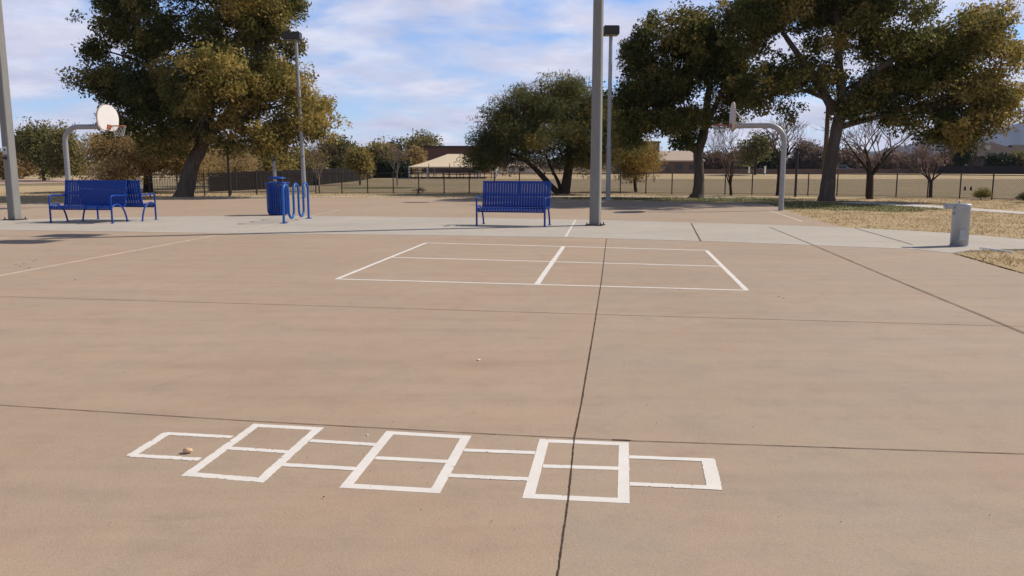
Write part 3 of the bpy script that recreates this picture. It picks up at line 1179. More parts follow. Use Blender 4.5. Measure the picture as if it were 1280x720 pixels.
# ------------------------------------------------------------------ buildings
def gable(t, x0, x1, y0, y1, zw, zr, wall_m, roof_m, hip=0.0, eave=.5, zb=-.09):
    b = MB()
    b.box(((x0 + x1) / 2, (y0 + y1) / 2, (zw + zb) / 2), (x1 - x0, y1 - y0, zw - zb))
    wl = b.build("wall", wall_m, t, world=True)
    b = MB()
    X0, X1, Y0, Y1 = x0 - eave, x1 + eave, y0 - eave, y1 + eave
    ym = (y0 + y1) / 2
    z0 = zw + .01
    vs = [(X0, Y0, z0), (X1, Y0, z0), (X1, Y1, z0), (X0, Y1, z0), (X0 + hip, ym, zr), (X1 - hip, ym, zr)]
    vs += [(x, y, z_ - .18) for x, y, z_ in vs[:4]]
    b.add(vs, [(0, 1, 5, 4), (2, 3, 4, 5), (3, 0, 4), (1, 2, 5), (6, 7, 1, 0), (7, 8, 2, 1), (8, 9, 3, 2), (9, 6, 0, 3), (9, 8, 7, 6)])
    rf = b.build("roof", roof_m, t, world=True)
    return wl, rf


def window(t, x, y, z_, w_, h_):
    b = MB()
    b.box((x, y, z_), (w_, .10, h_))
    f = b.build("window", M['tan_wall'], t, world=True)
    b = MB()
    b.box((x, y - .055, z_), (w_ - .16, .02, h_ - .16))
    o_ = b.build("pane", M['glass'], t, world=True)
    o_.parent = f


def bx(px0, px1, Y):
    return P(px0, 200, Y).x, P(px1, 200, Y).x


# brown school-like block behind the shade canopy
Y = 150
x0, x1 = bx(527, 612, Y)
t = thing("brown_building", "long plain red-brown flat building behind the tan shade canopy", "building", (x0, Y, -.09))
b = MB()
b.box(((x0 + x1) / 2, Y + 8, 2.2), (x1 - x0, 16, P(560, 185, Y).z * 2 - 4.4 + .18 if False else 4.6))
b.build("wall", M['brown_wall'], t, world=True)
b = MB()
b.box(((x0 + x1) / 2, Y + 8, 4.58), (x1 - x0 + .5, 16.5, .28))
b.build("roof_edge", M['dark_roof'], t, world=True)
for k in range(4):
    window(t, x0 + 1.8 + k * 2.8, Y - .02, 1.5, 1.4, 1.2)

Y = 120
x0, x1 = bx(776, 824, Y)
t = thing("flat_roofed_hall", "grey-brown flat-roofed block behind the yellowing bush", "building", (x0, Y, -.09))
b = MB()
ztop = P(800, 178.5, Y).z
b.box(((x0 + x1) / 2, Y + 6, ztop / 2), (x1 - x0, 12, ztop))
b.build("wall", M['grey_wall'], t, world=True)
b = MB()
b.box(((x0 + x1) / 2, Y + 6, ztop + .1), (x1 - x0 + .3, 12.3, .25))
b.build("roof_edge", M['dark_roof'], t, world=True)
window(t, x0 + 4.3, Y - .02, 1.4, 1.0, 1.3)

Y = 116
x0, x1 = bx(823, 878, Y)
t = thing("tan_roofed_house", "low brown house with a pale tan roof behind the forked trunk", "house", (x0, Y, -.09))
gable(t, x0, x1, Y, Y + 9, P(850, 200.5, Y).z, P(850, 188.5, Y + 4).z, M['tan_wall'], M['tan_roof'], hip=1.2, eave=.35)
for k in range(3):
    window(t, x0 + 1.0 + 1.9 * k, Y - .02, 1.05, 1.1, .9)

Y = 128
x0, x1 = bx(1218, 1262, Y)
t = thing("brown_tiled_house", "dark tile-roofed house below the mountain behind the block wall", "house", (x0, Y, -.09))
wl, rf = gable(t, x0, x1 + 1.5, Y, Y + 9, P(1240, 195.5, Y).z, P(1240, 180.5, Y + 4).z, M['house_wall'], M['dark_roof'], hip=2.2)
gable(t, x0 + 4.0, x1 + 3.8, Y + 3, Y + 13, P(1240, 190, Y).z, P(1240, 178.0, Y + 8).z, M['house_wall'], M['dark_roof'], hip=2.6)
b = MB()
b.box((P(1246, 186, Y).x, Y + 2.5, P(1246, 188, Y + 2).z), (.6, .6, 1.5))
b.build("chimney", M['cream_wall'], rf, world=False).location = (-rf.parent.location.x, -rf.parent.location.y, .09)
for k in range(3):
    window(t, x0 + 1.5 + 2.0 * k, Y - .02, 1.7, 1.2, 1.1)
Y = 150
x0, x1 = bx(1272, 1330, Y)
t = thing("brown_tiled_house", "second dark-roofed house, partly hidden by the first one", "house", (x0, Y, -.09))
gable(t, x0, x1, Y, Y + 10, P(1275, 193, Y).z, P(1275, 181, Y + 5).z, M['house_wall'], M['dark_roof'], hip=2.0)
window(t, x0 + 2, Y - .02, 1.7, 1.2, 1.1)
Y = 140
x0, x1 = bx(636, 668, Y)
t = thing("cream_building", "small cream building glimpsed under the feathery round tree", "building", (x0, Y, -.09))
gable(t, x0, x1, Y, Y + 7, P(650, 208, Y).z, P(650, 202, Y).z, M['cream_wall'], M['tan_roof'], hip=.8, eave=.3)
window(t, (x0 + x1) / 2, Y - .02, .55, .9, .6)
Y = 150
x0, x1 = bx(900, 915, Y)
t = thing("tan_roofed_house", "tiny tan-roofed house among the far bare trees", "house", (x0, Y, -.09))
gable(t, x0, x1 + 2, Y, Y + 8, P(905, 202, Y).z, P(905, 197, Y).z, M['tan_wall'], M['tan_roof'], hip=1)
window(t, (x0 + x1) / 2, Y - .02, 1.2, .9, .8)

# block wall right of field
Y = 112
b = MB()
xa, xb = bx(1172, 1420, Y)
b.box(((xa + xb) / 2, Y, .56), (xb - xa, .25, 1.36))
o = b.build("block_wall", M['blockwall'])
tag(o, "dark block wall along the far side of the field at right", "wall")
for ch in ():
    pass
Y = 122
b = MB()
xa, xb = bx(868, 1180, Y)
b.box(((xa + xb) / 2, Y, .30), (xb - xa, .25, .95))
o = b.build("boundary_wall", M['tan_wall'])
tag(o, "low brown boundary wall below the far row of bare trees", "wall")

# fabric shade canopy over the picnic and play area
Y = 88
t = thing("shade_canopy", "tan fabric hip-roofed shade canopy on pale posts in the field", "shade canopy", (P(560, 210, Y).x, Y, -.09))
xl, xr = P(510, 208, Y).x, P(622, 208, Y).x
ze = P(560, 208.3, Y).z
zp = P(563, 192.5, Y + 4).z
b = MB()
xm0, xm1 = P(556, 193, Y).x, P(574, 193, Y).x
n = 8
rows = []
for k in range(n + 1):
    s = k / n
    hgt = ze + (zp - ze) * (s ** 1.18)
    rows.append([(xl + (xm0 - xl) * s, Y + 4 * s, hgt), (xr + (xm1 - xr) * s, Y + 4 * s, hgt), (xr + (xm1 - xr) * s, Y + 8 - 4 * s + .01, hgt), (xl + (xm0 - xl) * s, Y + 8 - 4 * s + .01, hgt)])
for k in range(n):
    for j in range(4):
        j2 = (j + 1) % 4
        b.add([rows[k][j], rows[k][j2], rows[k + 1][j2], rows[k + 1][j]], [(0, 1, 2, 3)])
    # thin underside
for j in range(4):
    j2 = (j + 1) % 4
    a_, c_ = rows[0][j], rows[0][j2]
    b.add([a_, c_, (c_[0], c_[1], c_[2] - .12), (a_[0], a_[1], a_[2] - .12)], [(0, 1, 2, 3)])
b.build("canopy", M['tan'], t, world=True)
for px_ in (511, 534, 597, 620):
    for yy in (.2, 7.8):
        x = P(px_, 208, Y).x
        b = MB()
        b.tube([(x, Y + yy, -.09), (x, Y + yy, ze)], .10, 8)
        b.build("canopy_post", M['steelw'], t, world=True)
# low railed platform and picnic tables under it
t = thing("railing", "low dark railing round the play area under the tan canopy", "railing", (P(560, 210, Y).x, Y - 2, -.09))
b = MB()
for zz in (.15, .85):
    b.tube([(xl + .2, Y - 1.6, zz), (xr - .2, Y - 1.6, zz)], .035, 6)
b.build("rail", M['black'], t, world=True)
x = xl + .2
while x < xr:
    b = MB()
    b.tube([(x, Y - 1.6, -.09), (x, Y - 1.6, 1.0 + (.55 if int(x * 7) % 3 == 0 else 0))], .04, 6)
    b.build("rail_post", M['black'], t, world=True)
    x += .72


def picnic_table(label, x, y, m):
    t_ = thing("picnic_table", label, "picnic table", (x, y, -.09), rnd.uniform(-.3, .3), "picnic tables under the shade canopy")
    b_ = MB()
    b_.box((0, 0, .75), (1.9, .8, .05), bev=.01)
    b_.build("tabletop", m, t_)
    for s in (-1, 1):
        b_ = MB()
        b_.box((0, s * .7, .45), (1.9, .28, .05), bev=.01)
        b_.build("seat", m, t_)
        b_ = MB()
        b_.tube([(s * .6, -.7, 0), (s * .6, -.25, .72)], .03, 6)
        b_.tube([(s * .6, .7, 0), (s * .6, .25, .72)], .03, 6)
        b_.tube([(s * .6, -.7, .42), (s * .6, .7, .42)], .03, 6)
        b_.build("leg", M['black'], t_)


picnic_table("dark picnic table in the middle of the shaded area under the tan canopy", P(566, 214, Y).x, Y + 2.4, M['stump'])
picnic_table("blue picnic table under the tan canopy, right of the dark one", P(576, 214, Y).x + .6, Y + 5.2, M['blue'])

# parked cars far behind
def car(label, px, Y, m, rz):
    x = P(px, 210, Y).x
    t_ = thing("parked_car", label, "car", (x, Y, -.06), rz, "cars parked beyond the field")
    prof = [(-2.1, .32), (-2.15, .62), (-1.9, .84), (-1.35, .92), (-.75, 1.38), (.55, 1.42), (1.15, 1.0), (1.95, .86), (2.15, .62), (2.1, .32)]
    b_ = MB()
    n_ = len(prof)
    for yy0, yy1 in ((-.85, .85),):
        vs = [(px_, yy0, z_) for px_, z_ in prof] + [(px_, yy1, z_) for px_, z_ in prof]
        b_.add(vs, [tuple(range(n_ - 1, -1, -1)), tuple(range(n_, 2 * n_))] + [(i, (i + 1) % n_, n_ + (i + 1) % n_, n_ + i) for i in range(n_)])
    b_.build("body", m, t_)
    for s in (-1, 1):
        b_ = MB()
        b_.box((-.1, s * .856, 1.12), (1.35, .015, .36))
        b_.build("side_window", M['glass'], t_)
        for xx in (-1.3, 1.35):
            b_ = MB()
            b_.tube([(xx, s * .70, .33), (xx, s * .88, .33)], .33, 14)
            b_.build("wheel", M['tyre'], t_)


carp = [mat("white_car_paint", (.17, .19, .22), .5), mat("blue_car_paint", (.04, .06, .10), .3, coat=.5), mat("silver_car_paint", (.12, .13, .15), .4)]
car("dark blue car parked beyond the field behind the curved hoop pole", 966, 129, carp[1], .1)
car("white car parked beyond the field just right of the thick right trunk", 1050, 129, carp[0], 0)

# mountain
b = MB()
nx, ny = 90, 14
rm = random.Random(3)
ridge = {}
for i in range(nx + 1):
    px_ = 1000 + (1500 - 1000) * i / nx
    base = np.interp(px_, [1000, 1040, 1100, 1150, 1185, 1215, 1240, 1262, 1290, 1350, 1420, 1500], [205, 197, 186, 176, 168, 163, 162, 155, 150, 150, 160, 185])
    jitter = 1.5 * math.sin(i * .9) + 1.2 * math.sin(i * 2.3 + 1) + rm.uniform(-.8, .8)
    ridge[i] = max(0, (205 - base - jitter * .6)) / F * 3000
for j in range(ny + 1):
    s = j / ny
    for i in range(nx + 1):
        px_ = 1000 + (1500 - 1000) * i / nx
        yy = 2300 + 700 * s
        x = (px_ - 640) / F * yy
        gully = 14 * math.sin(i * 1.3 + 2.5 * s) * s * (1 - s) + 10 * math.sin(i * .55 + 6 * s) * s * (1 - s)
        b.v.append((x, yy, max(-5, ridge[i] * s ** 1.1 + gully * min(1, ridge[i] / 60) - 5 * (1 - s))))
for j in range(ny):
    for i in range(nx):
        k = j * (nx + 1) + i
        b.f.append((k, k + 1, k + nx + 2, k + nx + 1))
        b.smooth.append(True)
# back slope
o0 = len(b.v)
for i in range(nx + 1):
    px_ = 1000 + (1500 - 1000) * i / nx
    b.v.append(((px_ - 640) / F * 3300, 3400, -5))
for i in range(nx):
    k = ny * (nx + 1) + i
    b.f.append((k, k + 1, o0 + i + 1, o0 + i))
    b.smooth.append(True)
tag(b.build("mountain", M['mountain']), kind="structure")


# ------------------------------------------------------------------ trees
def leaf_object(name, C, axis, Ln, Wd, tint, m, parent, loc):
    """C (N,3) leaf centres, axis (N,3) leaf directions -> one mesh of rhombic leaves"""
    N = len(C)
    axis = axis / np.linalg.norm(axis, axis=1, keepdims=True)
    rv = rng.normal(size=(N, 3))
    bb = np.cross(axis, rv)
    bb /= np.linalg.norm(bb, axis=1, keepdims=True) + 1e-9
    sc_ = rng.uniform(.5, 1.55, N)
    l = (Ln * sc_)[:, None]
    w_ = (Wd * sc_ * rng.uniform(.8, 1.2, N))[:, None]
    C = C - np.array(loc)[None, :]
    V = np.empty((N, 4, 3), np.float32)
    V[:, 0] = C - axis * l / 2
    V[:, 1] = C + bb * w_ / 2 + axis * l * .05
    V[:, 2] = C + axis * l / 2
    V[:, 3] = C - bb * w_ / 2 + axis * l * .05
    me = bpy.data.meshes.new(name)
    me.vertices.add(N * 4)
    me.vertices.foreach_set("co", V.reshape(-1))
    me.loops.add(N * 4)
    me.loops.foreach_set("vertex_index", np.arange(N * 4, dtype=np.int32))
    me.polygons.add(N)
    me.polygons.foreach_set("loop_start", np.arange(0, N * 4, 4, dtype=np.int32))
    at = me.attributes.new("tint", 'FLOAT', 'POINT')
    at.data.foreach_set("value", np.repeat(np.clip(tint, 0, 1), 4).astype(np.float32))
    me.materials.append(m)
    me.update(calc_edges=True)
    o_ = bpy.data.objects.new(name, me)
    COL.objects.link(o_)
    if parent:
        o_.parent = parent
    return o_


def sample_lobes(lobes, n, shell=.45, jit=0.08):
    """clump centres in a set of ellipsoids (centre, radii, tint); volume-weighted, biased outward"""
    vol = np.array([np.prod(l[1]) for l in lobes]) ** .52
    pick = rng.choice(len(lobes), n, p=vol / vol.sum())
    d = rng.normal(size=(n, 3))
    d /= np.linalg.norm(d, axis=1, keepdims=True)
    r_ = rng.random(n) ** shell * (1 + rng.normal(size=n) * jit)
    cen = np.array([l[0] for l in lobes])[pick]
    rad = np.array([l[1] for l in lobes])[pick]
    tn = np.array([l[2] for l in lobes])[pick]
    return cen + d * r_[:, None] * rad, tn, pick


def boughs(lobes, n_b, n, rad=.7):
    """clumps grouped into boughs: dense leafy masses with gaps between them"""
    lobes = [(l[0], np.maximum(l[1] - rad * .74, .3), l[2]) for l in lobes]
    B, tn, pick = sample_lobes(lobes, n_b, .42, .03)
    tn = tn + rng.normal(size=n_b) * .17
    k = rng.integers(0, n_b, n)
    size = rng.uniform(.7, 1.35, n_b)[k][:, None]
    d = rng.normal(size=(n, 3))
    d /= np.linalg.norm(d, axis=1, keepdims=True)
    off = d * rng.random(n)[:, None] ** .45 * rad * size * np.array([1.1, 1.1, .72])
    off[:, 2] -= .12 * rad
    return B[k] + off, tn[k], pick[k]


def px_lobe(px, py, rx, ry, Y, dy=0.0, dr=None, tint=.4, deep=1.6):
    c_ = P(px, py, Y + dy)
    k = (Y + dy) / F
    return (np.array([c_.x, c_.y, c_.z]), np.array([rx * k, (dr if dr else (rx + ry) / 2 * k * deep), ry * k]), tint)


def limb(b, p0, p1, r0, r1, sag=.15, n=6, sides=7):
    p0, p1 = Vector(p0), Vector(p1)
    L_ = (p1 - p0).length
    mid = (p0 + p1) / 2 + Vector((rnd.uniform(-1, 1), rnd.uniform(-1, 1), rnd.uniform(.2, 1))) * L_ * sag
    pts = []
    for i in range(n + 1):
        s = i / n
        pts.append((1 - s) ** 2 * p0 + 2 * s * (1 - s) * mid + s * s * p1)
    b.tube(pts, [r0 + (r1 - r0) * (i / n) for i in range(n + 1)], sides, cap=False)
    return pts


def big_tree(name, label, cat, base, trunk_px, Y, lobes, n_clump, per, spread, leaf, lmat, bmat, r0, group, fork=None, shell=.45, droop=.25, trunks=None, nb=90, n_b=270, brad=.78):
    bx_, by_ = base
    loc = (P(bx_, by_, Y).x, Y, -.08)
    t_ = thing(name, label, cat, loc, 0, group)
    b = MB()
    # trunk(s): list of pixel paths with radii
    tips = []
    for path in trunk_px:
        pts = [P(x, y, Y + dy) for x, y, dy, r_ in path]
        rad = [r_ for *_, r_ in path]
        sp_ = spline(pts, 5)
        rr_ = list(np.interp(np.linspace(0, len(rad) - 1, len(sp_)), range(len(rad)), rad))
        # slight irregularity
        rr_ = [q_ * (1 + rnd.uniform(-.05, .05)) for q_ in rr_]
        if path is trunk_px[0] or trunks:
            sp_[0] = Vector((sp_[0].x, sp_[0].y, -.12))
            rr_[0] *= 1.25
        b.tube(sp_, rr_, 12, cap=True)
        tips.append((sp_, rr_))
    # root flare
    C, tn, pick = boughs(lobes, n_b, n_clump, brad)
    # limbs to lobes, branches to clumps
    nodes = []
    for sp_, rr_ in tips:
        for i in range(len(sp_) // 2, len(sp_)):
            nodes.append((sp_[i], rr_[i]))
    lobe_pts = []
    fork_z = min(q_[0].z for q_ in nodes)
    for l in lobes:
        c_ = Vector(l[0])
        if c_.z < fork_z + 1.1:          # low hanging foliage: carried by the boughs above it
            up = [Vector(m_[0]) for m_ in lobes if m_[0][2] > c_.z + .6]
            src = min(up, key=lambda q_: (q_ - c_).length)
            lobe_pts.append(limb(b, src, c_, .03, .012, .1, 7, 5))
            continue
        best = min(nodes, key=lambda q_: (q_[0] - c_).length + 2.0 * max(0, q_[0].z - c_.z + .35 * math.hypot(q_[0].x - c_.x, q_[0].y - c_.y)))
        lr = min(best[1] * .6, r0 * .4, .03 + .05 * float(np.mean(l[1])))
        pts = limb(b, best[0], c_, lr, lr * .3, .12, 7, 7)
        lobe_pts.append(pts)
    idx = rng.permutation(n_clump)[:nb * 4]
    for q_, ii in enumerate(idx):
        c_ = Vector(C[ii])
        pts = lobe_pts[pick[ii]]
        s_ = rnd.randint(2, len(pts) - 1)
        r_ = .035 if q_ < nb else .016
        limb(b, pts[s_], c_, r_, .006, .14, 4, 4)
    b.build("trunk", bmat, t_, world=True)
    # leaves
    N = n_clump * per
    ctr = np.repeat(C, per, axis=0)
    sz = np.repeat(rng.uniform(.6, 1.35, n_clump), per)[:, None]
    off_ = np.clip(rng.normal(size=(N, 3)), -1.35, 1.35) * spread * sz * np.array([1, 1, .75])
    off_[:, 2] -= droop * spread * np.abs(rng.normal(size=N))
    pos = ctr + off_
    ax = rng.normal(size=(N, 3)) + off_ / spread * .5
    ax[:, 2] -= droop * 2
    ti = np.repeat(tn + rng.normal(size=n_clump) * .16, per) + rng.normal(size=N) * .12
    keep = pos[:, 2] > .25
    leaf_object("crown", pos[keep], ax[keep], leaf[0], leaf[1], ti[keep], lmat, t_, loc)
    return t_


# --- big leaning elm at left
Y = 38.6
L1 = [px_lobe(*a, Y, dy, None, tn) for a, dy, tn in [  # golder tints on the right lobes paint in the sunlit side
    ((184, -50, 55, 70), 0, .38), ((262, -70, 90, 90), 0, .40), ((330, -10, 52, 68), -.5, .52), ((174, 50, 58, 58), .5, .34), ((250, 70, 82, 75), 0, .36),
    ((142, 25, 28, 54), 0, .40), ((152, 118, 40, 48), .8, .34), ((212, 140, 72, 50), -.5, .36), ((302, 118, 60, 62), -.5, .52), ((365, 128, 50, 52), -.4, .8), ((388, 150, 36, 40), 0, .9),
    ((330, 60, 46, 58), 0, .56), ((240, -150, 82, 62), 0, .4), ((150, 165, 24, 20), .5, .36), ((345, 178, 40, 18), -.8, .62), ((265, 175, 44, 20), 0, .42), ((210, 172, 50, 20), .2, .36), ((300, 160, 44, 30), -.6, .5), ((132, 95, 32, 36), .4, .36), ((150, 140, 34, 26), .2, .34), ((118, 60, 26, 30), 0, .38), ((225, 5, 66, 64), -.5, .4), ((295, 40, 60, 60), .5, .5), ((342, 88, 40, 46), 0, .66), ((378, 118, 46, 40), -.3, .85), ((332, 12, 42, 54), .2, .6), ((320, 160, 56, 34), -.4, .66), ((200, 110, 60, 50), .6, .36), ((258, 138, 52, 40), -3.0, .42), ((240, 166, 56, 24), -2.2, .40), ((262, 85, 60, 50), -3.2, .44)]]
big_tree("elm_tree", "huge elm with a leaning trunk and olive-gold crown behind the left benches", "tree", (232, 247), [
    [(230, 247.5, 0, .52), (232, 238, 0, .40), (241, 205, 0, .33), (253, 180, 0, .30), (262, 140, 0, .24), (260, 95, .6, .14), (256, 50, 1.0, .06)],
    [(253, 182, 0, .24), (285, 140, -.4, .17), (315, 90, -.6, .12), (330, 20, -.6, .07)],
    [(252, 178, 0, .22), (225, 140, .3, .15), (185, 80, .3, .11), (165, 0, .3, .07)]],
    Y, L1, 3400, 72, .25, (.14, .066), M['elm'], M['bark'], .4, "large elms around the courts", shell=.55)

# --- thick elm at right
Y = 34.2
L4 = [px_lobe(*a, Y, dy, None, tn) for a, dy, tn in [  # right lobes tinted golder: sunlight put into the leaf colour
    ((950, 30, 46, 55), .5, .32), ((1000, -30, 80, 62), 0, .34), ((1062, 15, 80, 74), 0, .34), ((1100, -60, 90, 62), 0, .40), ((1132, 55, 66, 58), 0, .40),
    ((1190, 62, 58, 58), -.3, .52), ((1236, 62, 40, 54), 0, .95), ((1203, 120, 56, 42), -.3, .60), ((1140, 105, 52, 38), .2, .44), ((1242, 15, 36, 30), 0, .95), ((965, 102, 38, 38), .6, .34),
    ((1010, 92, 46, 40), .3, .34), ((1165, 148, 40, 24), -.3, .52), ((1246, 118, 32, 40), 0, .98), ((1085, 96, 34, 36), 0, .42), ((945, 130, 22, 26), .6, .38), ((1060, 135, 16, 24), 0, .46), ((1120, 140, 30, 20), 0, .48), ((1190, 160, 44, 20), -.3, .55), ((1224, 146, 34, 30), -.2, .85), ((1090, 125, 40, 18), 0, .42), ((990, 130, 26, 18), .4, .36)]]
big_tree("elm_tree", "broad elm on a thick straight trunk at right, its sunlit outer crown golden", "tree", (1035, 251), [
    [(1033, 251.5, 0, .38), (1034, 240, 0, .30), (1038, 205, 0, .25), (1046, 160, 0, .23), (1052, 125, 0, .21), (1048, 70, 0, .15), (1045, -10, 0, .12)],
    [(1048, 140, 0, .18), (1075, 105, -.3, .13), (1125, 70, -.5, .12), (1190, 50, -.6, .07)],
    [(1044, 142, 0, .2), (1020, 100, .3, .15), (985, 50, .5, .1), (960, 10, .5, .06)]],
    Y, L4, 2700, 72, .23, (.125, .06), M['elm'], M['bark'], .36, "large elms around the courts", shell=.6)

# --- forked elm, darker, left of it
Y = 38.0
L3 = [px_lobe(*a, Y, dy, None, tn) for a, dy, tn in [
    ((798, 62, 30, 36), 0, .28), ((850, 48, 52, 42), 0, .30), ((830, 100, 60, 42), .3, .28), ((795, 125, 32, 34), .3, .28), ((900, 70, 46, 54), 0, .28),
    ((848, 146, 54, 24), -.2, .34), ((790, 160, 22, 22), 0, .32), ((922, 108, 32, 34), 0, .30), ((880, 20, 44, 24), 0, .34), ((930, 10, 30, 30), 0, .34), ((850, 172, 26, 10), 0, .36), ((900, 138, 18, 20), 0, .34)]]
big_tree("elm_tree", "dark green elm whose trunk forks low, between lamp post and right hoop", "tree", (872, 247), [
    [(871, 247.5, 0, .40), (873, 240, 0, .27), (874, 215, 0, .23), (873, 190, 0, .22), (880, 165, 0, .2), (885, 120, 0, .15), (895, 60, 0, .08)],
    [(873, 192, 0, .18), (858, 172, 0, .13), (835, 140, .2, .10), (815, 90, .3, .06)],
    [(880, 165, 0, .15), (893, 135, -.2, .12), (912, 95, -.2, .07)]],
    Y, L3, 1500, 76, .24, (.13, .062), M['elm'], M['bark'], .26, "large elms around the courts", n_b=150, brad=.72)

# --- feathery mesquite in the middle
Y = 43.0
L2 = [px_lobe(*a, Y, dy, None, tn) for a, dy, tn in [
    ((690, 126, 50, 27), 0, .42), ((640, 150, 46, 30), 0, .38), ((612, 184, 32, 26), 0, .32), ((690, 165, 74, 38), -.6, .46), ((738, 130, 34, 28), 0, .40),
    ((748, 175, 52, 34), -.3, .42), ((650, 195, 62, 20), -.3, .30), ((720, 195, 56, 20), -.2, .44), ((768, 150, 34, 38), 0, .38), ((595, 200, 18, 12), 0, .28), ((700, 110, 36, 20), 0, .5), ((618, 162, 38, 32), 0, .42), ((660, 132, 46, 32), .3, .5), ((640, 172, 48, 32), -.4, .4), ((700, 140, 60, 40), 0, .5), ((735, 150, 50, 40), .3, .55)]]
big_tree("mesquite_tree", "wide feathery dark mesquite on several thin trunks behind the lone blue bench", "tree", (705, 243), [
    [(705, 243, 0, .30), (708, 228, 0, .25), (711, 205, 0, .22), (712, 180, 0, .16), (715, 140, 0, .07)],
    [(700, 243, -.2, .18), (690, 234, -.2, .15), (672, 214, -.3, .13), (655, 200, -.3, .1), (625, 185, -.3, .05)],
    [(702, 243, .2, .12), (698, 228, .2, .09), (691, 214, .2, .07), (680, 190, .2, .04)]],
    Y, L2, 1700, 75, .28, (.17, .030), M['mesq'], M['barkdark'], .22, None, droop=.12, trunks=True, n_b=210, brad=.7)


def bush_tree(name, label, cat, px, base_py, top_py, hw, Y, lmat, bmat, tint=.45, n=10000, leaf=None, group=None, low=.25, trunk_r=.18, narrow=.5, spread=None, seed_lobes=7):
    """medium or distant tree: own trunk, own lobed crown"""
    p0 = P(px, base_py, Y)
    top = P(px, top_py + 1.5, Y)
    k = Y / F
    H = (top.z + .09) * 1.0
    W_ = hw * k
    loc = (p0.x, Y, -.09)
    t_ = thing(name, label, cat, loc, 0, group)
    zc0 = H * low
    lobes = []
    for i in range(seed_lobes):
        a = 2 * PI * i / seed_lobes + rnd.uniform(-.4, .4)
        rr_ = W_ * rnd.uniform(.3, .72)
        zz = zc0 + (H - zc0) * rnd.uniform(.2, .74)
        lobes.append((np.array([p0.x + rr_ * math.cos(a), Y + rr_ * math.sin(a), zz - .09]), np.array([W_ * rnd.uniform(.28, .5), W_ * .45, (H - zc0) * rnd.uniform(.16, .30)]), tint + rnd.uniform(-.1, .1)))
    lobes.append((np.array([p0.x, Y, zc0 + (H - zc0) * .62]), np.array([W_ * .55, W_ * .55, (H - zc0) * .38]), tint))
    per = 40
    nc = max(12, n // per)
    C, tn, pick = sample_lobes(lobes, nc, .6, .12)
    sc = k / (43 / F)
    lf = leaf or (.16 * sc ** .8, .07 * sc ** .8)
    sprd = spread or .30 * sc ** .7
    b = MB()
    hz_ = zc0 + (H - zc0) * .35
    if low == 0.0:
        hz_ = .15
        trunk_r = min(trunk_r, .03)
    tp = [(p0.x, Y, -.12), (p0.x + rnd.uniform(-.1, .1), Y, hz_ * .5), (p0.x + rnd.uniform(-.25, .25), Y, hz_)]
    sp_ = spline(tp, 4)
    b.tube(sp_, list(np.linspace(trunk_r, trunk_r * .6, len(sp_))), 8)
    for l in lobes:
        pts = limb(b, sp_[-2 if rnd.random() < .5 else -4], l[0], trunk_r * .5, trunk_r * .12, .12, 5, 5)
    for ii in range(min(nc, 50)):
        l = lobes[pick[ii]]
        limb(b, Vector(l[0]) * .6 + sp_[-1] * .4, C[ii], trunk_r * .2, trunk_r * .06, .1, 3, 4)
    b.build("trunk", bmat, t_, world=True)
    N = nc * per
    off_ = np.clip(rng.normal(size=(N, 3)), -1.4, 1.4) * sprd
    pos = np.repeat(C, per, axis=0) + off_
    ti = np.repeat(tn + rng.normal(size=nc) * .17, per) + rng.normal(size=N) * .12
    ax = rng.normal(size=(N, 3)) + off_ / sprd * .4
    keep = pos[:, 2] > .1
    leaf_object("crown", pos[keep], ax[keep], lf[0], lf[1], ti[keep], lmat, t_, loc)
    return t_


def bare_tree(name, label, cat, px, base_py, top_py, hw, Y, m, trunk_r, group=None, split=.25, levels=5, kids=3, seed=1, spreadk=1.0):
    r = random.Random(seed)
    p0 = P(px, base_py, Y)
    H = P(px, top_py, Y).z + .09
    W_ = hw * Y / F
    loc = (p0.x, Y, -.09)
    t_ = thing(name, label, cat, loc, 0, group)
    trunk, twigs = MB(), MB()
    zs = H * split
    base_pt = Vector((p0.x, Y, -.12))
    top_pt = Vector((p0.x + r.uniform(-.1, .1), Y, zs))
    trunk.tube([base_pt, base_pt.lerp(top_pt, .15), base_pt.lerp(top_pt, .6), top_pt], [trunk_r * 1.3, trunk_r, trunk_r * .9, trunk_r * .85], 9)

    def grow(p, d, L_, r_, lv):
        pts = [p]
        dd = d.copy()
        for i in range(4):
            dd = (dd + Vector((r.uniform(-1, 1), r.uniform(-1, 1), r.uniform(-.5, .8))) * .16).normalized()
            pts.append(pts[-1] + dd * L_ / 4)
        tgt = trunk if lv <= 1 else twigs
        tgt.tube(pts, [r_, r_ * .9, r_ * .78, r_ * .66, r_ * .55], 6 if lv <= 1 else 3, cap=False)
        if lv >= levels:
            return
        for kx in range(kids if lv > 0 else kids + 1):
            s = r.choice([2, 3, 4, 4])
            side = Vector((r.uniform(-1, 1), r.uniform(-1, 1), r.uniform(-.35, .75)))
            nd = (dd * .75 + side * .75).normalized()
            grow(pts[s], nd, L_ * r.uniform(.58, .82), max(r_ * .55, .006), lv + 1)
    n0 = 5
    tot = max(H - zs, .5)
    for i in range(n0):
        a = 2 * PI * i / n0 + r.uniform(-.4, .4)
        lean = W_ / tot * .75 * spreadk
        d = Vector((math.cos(a) * lean, math.sin(a) * lean, r.uniform(.75, 1.1))).normalized()
        grow(top_pt - Vector((0, 0, r.uniform(0, .2))), d, tot * .42 * (1 + lean * .35), trunk_r * .5, 1)
    trunk.build("trunk", m[0], t_, world=True)
    twigs.build("branches", m[1], t_, world=True)
    return t_


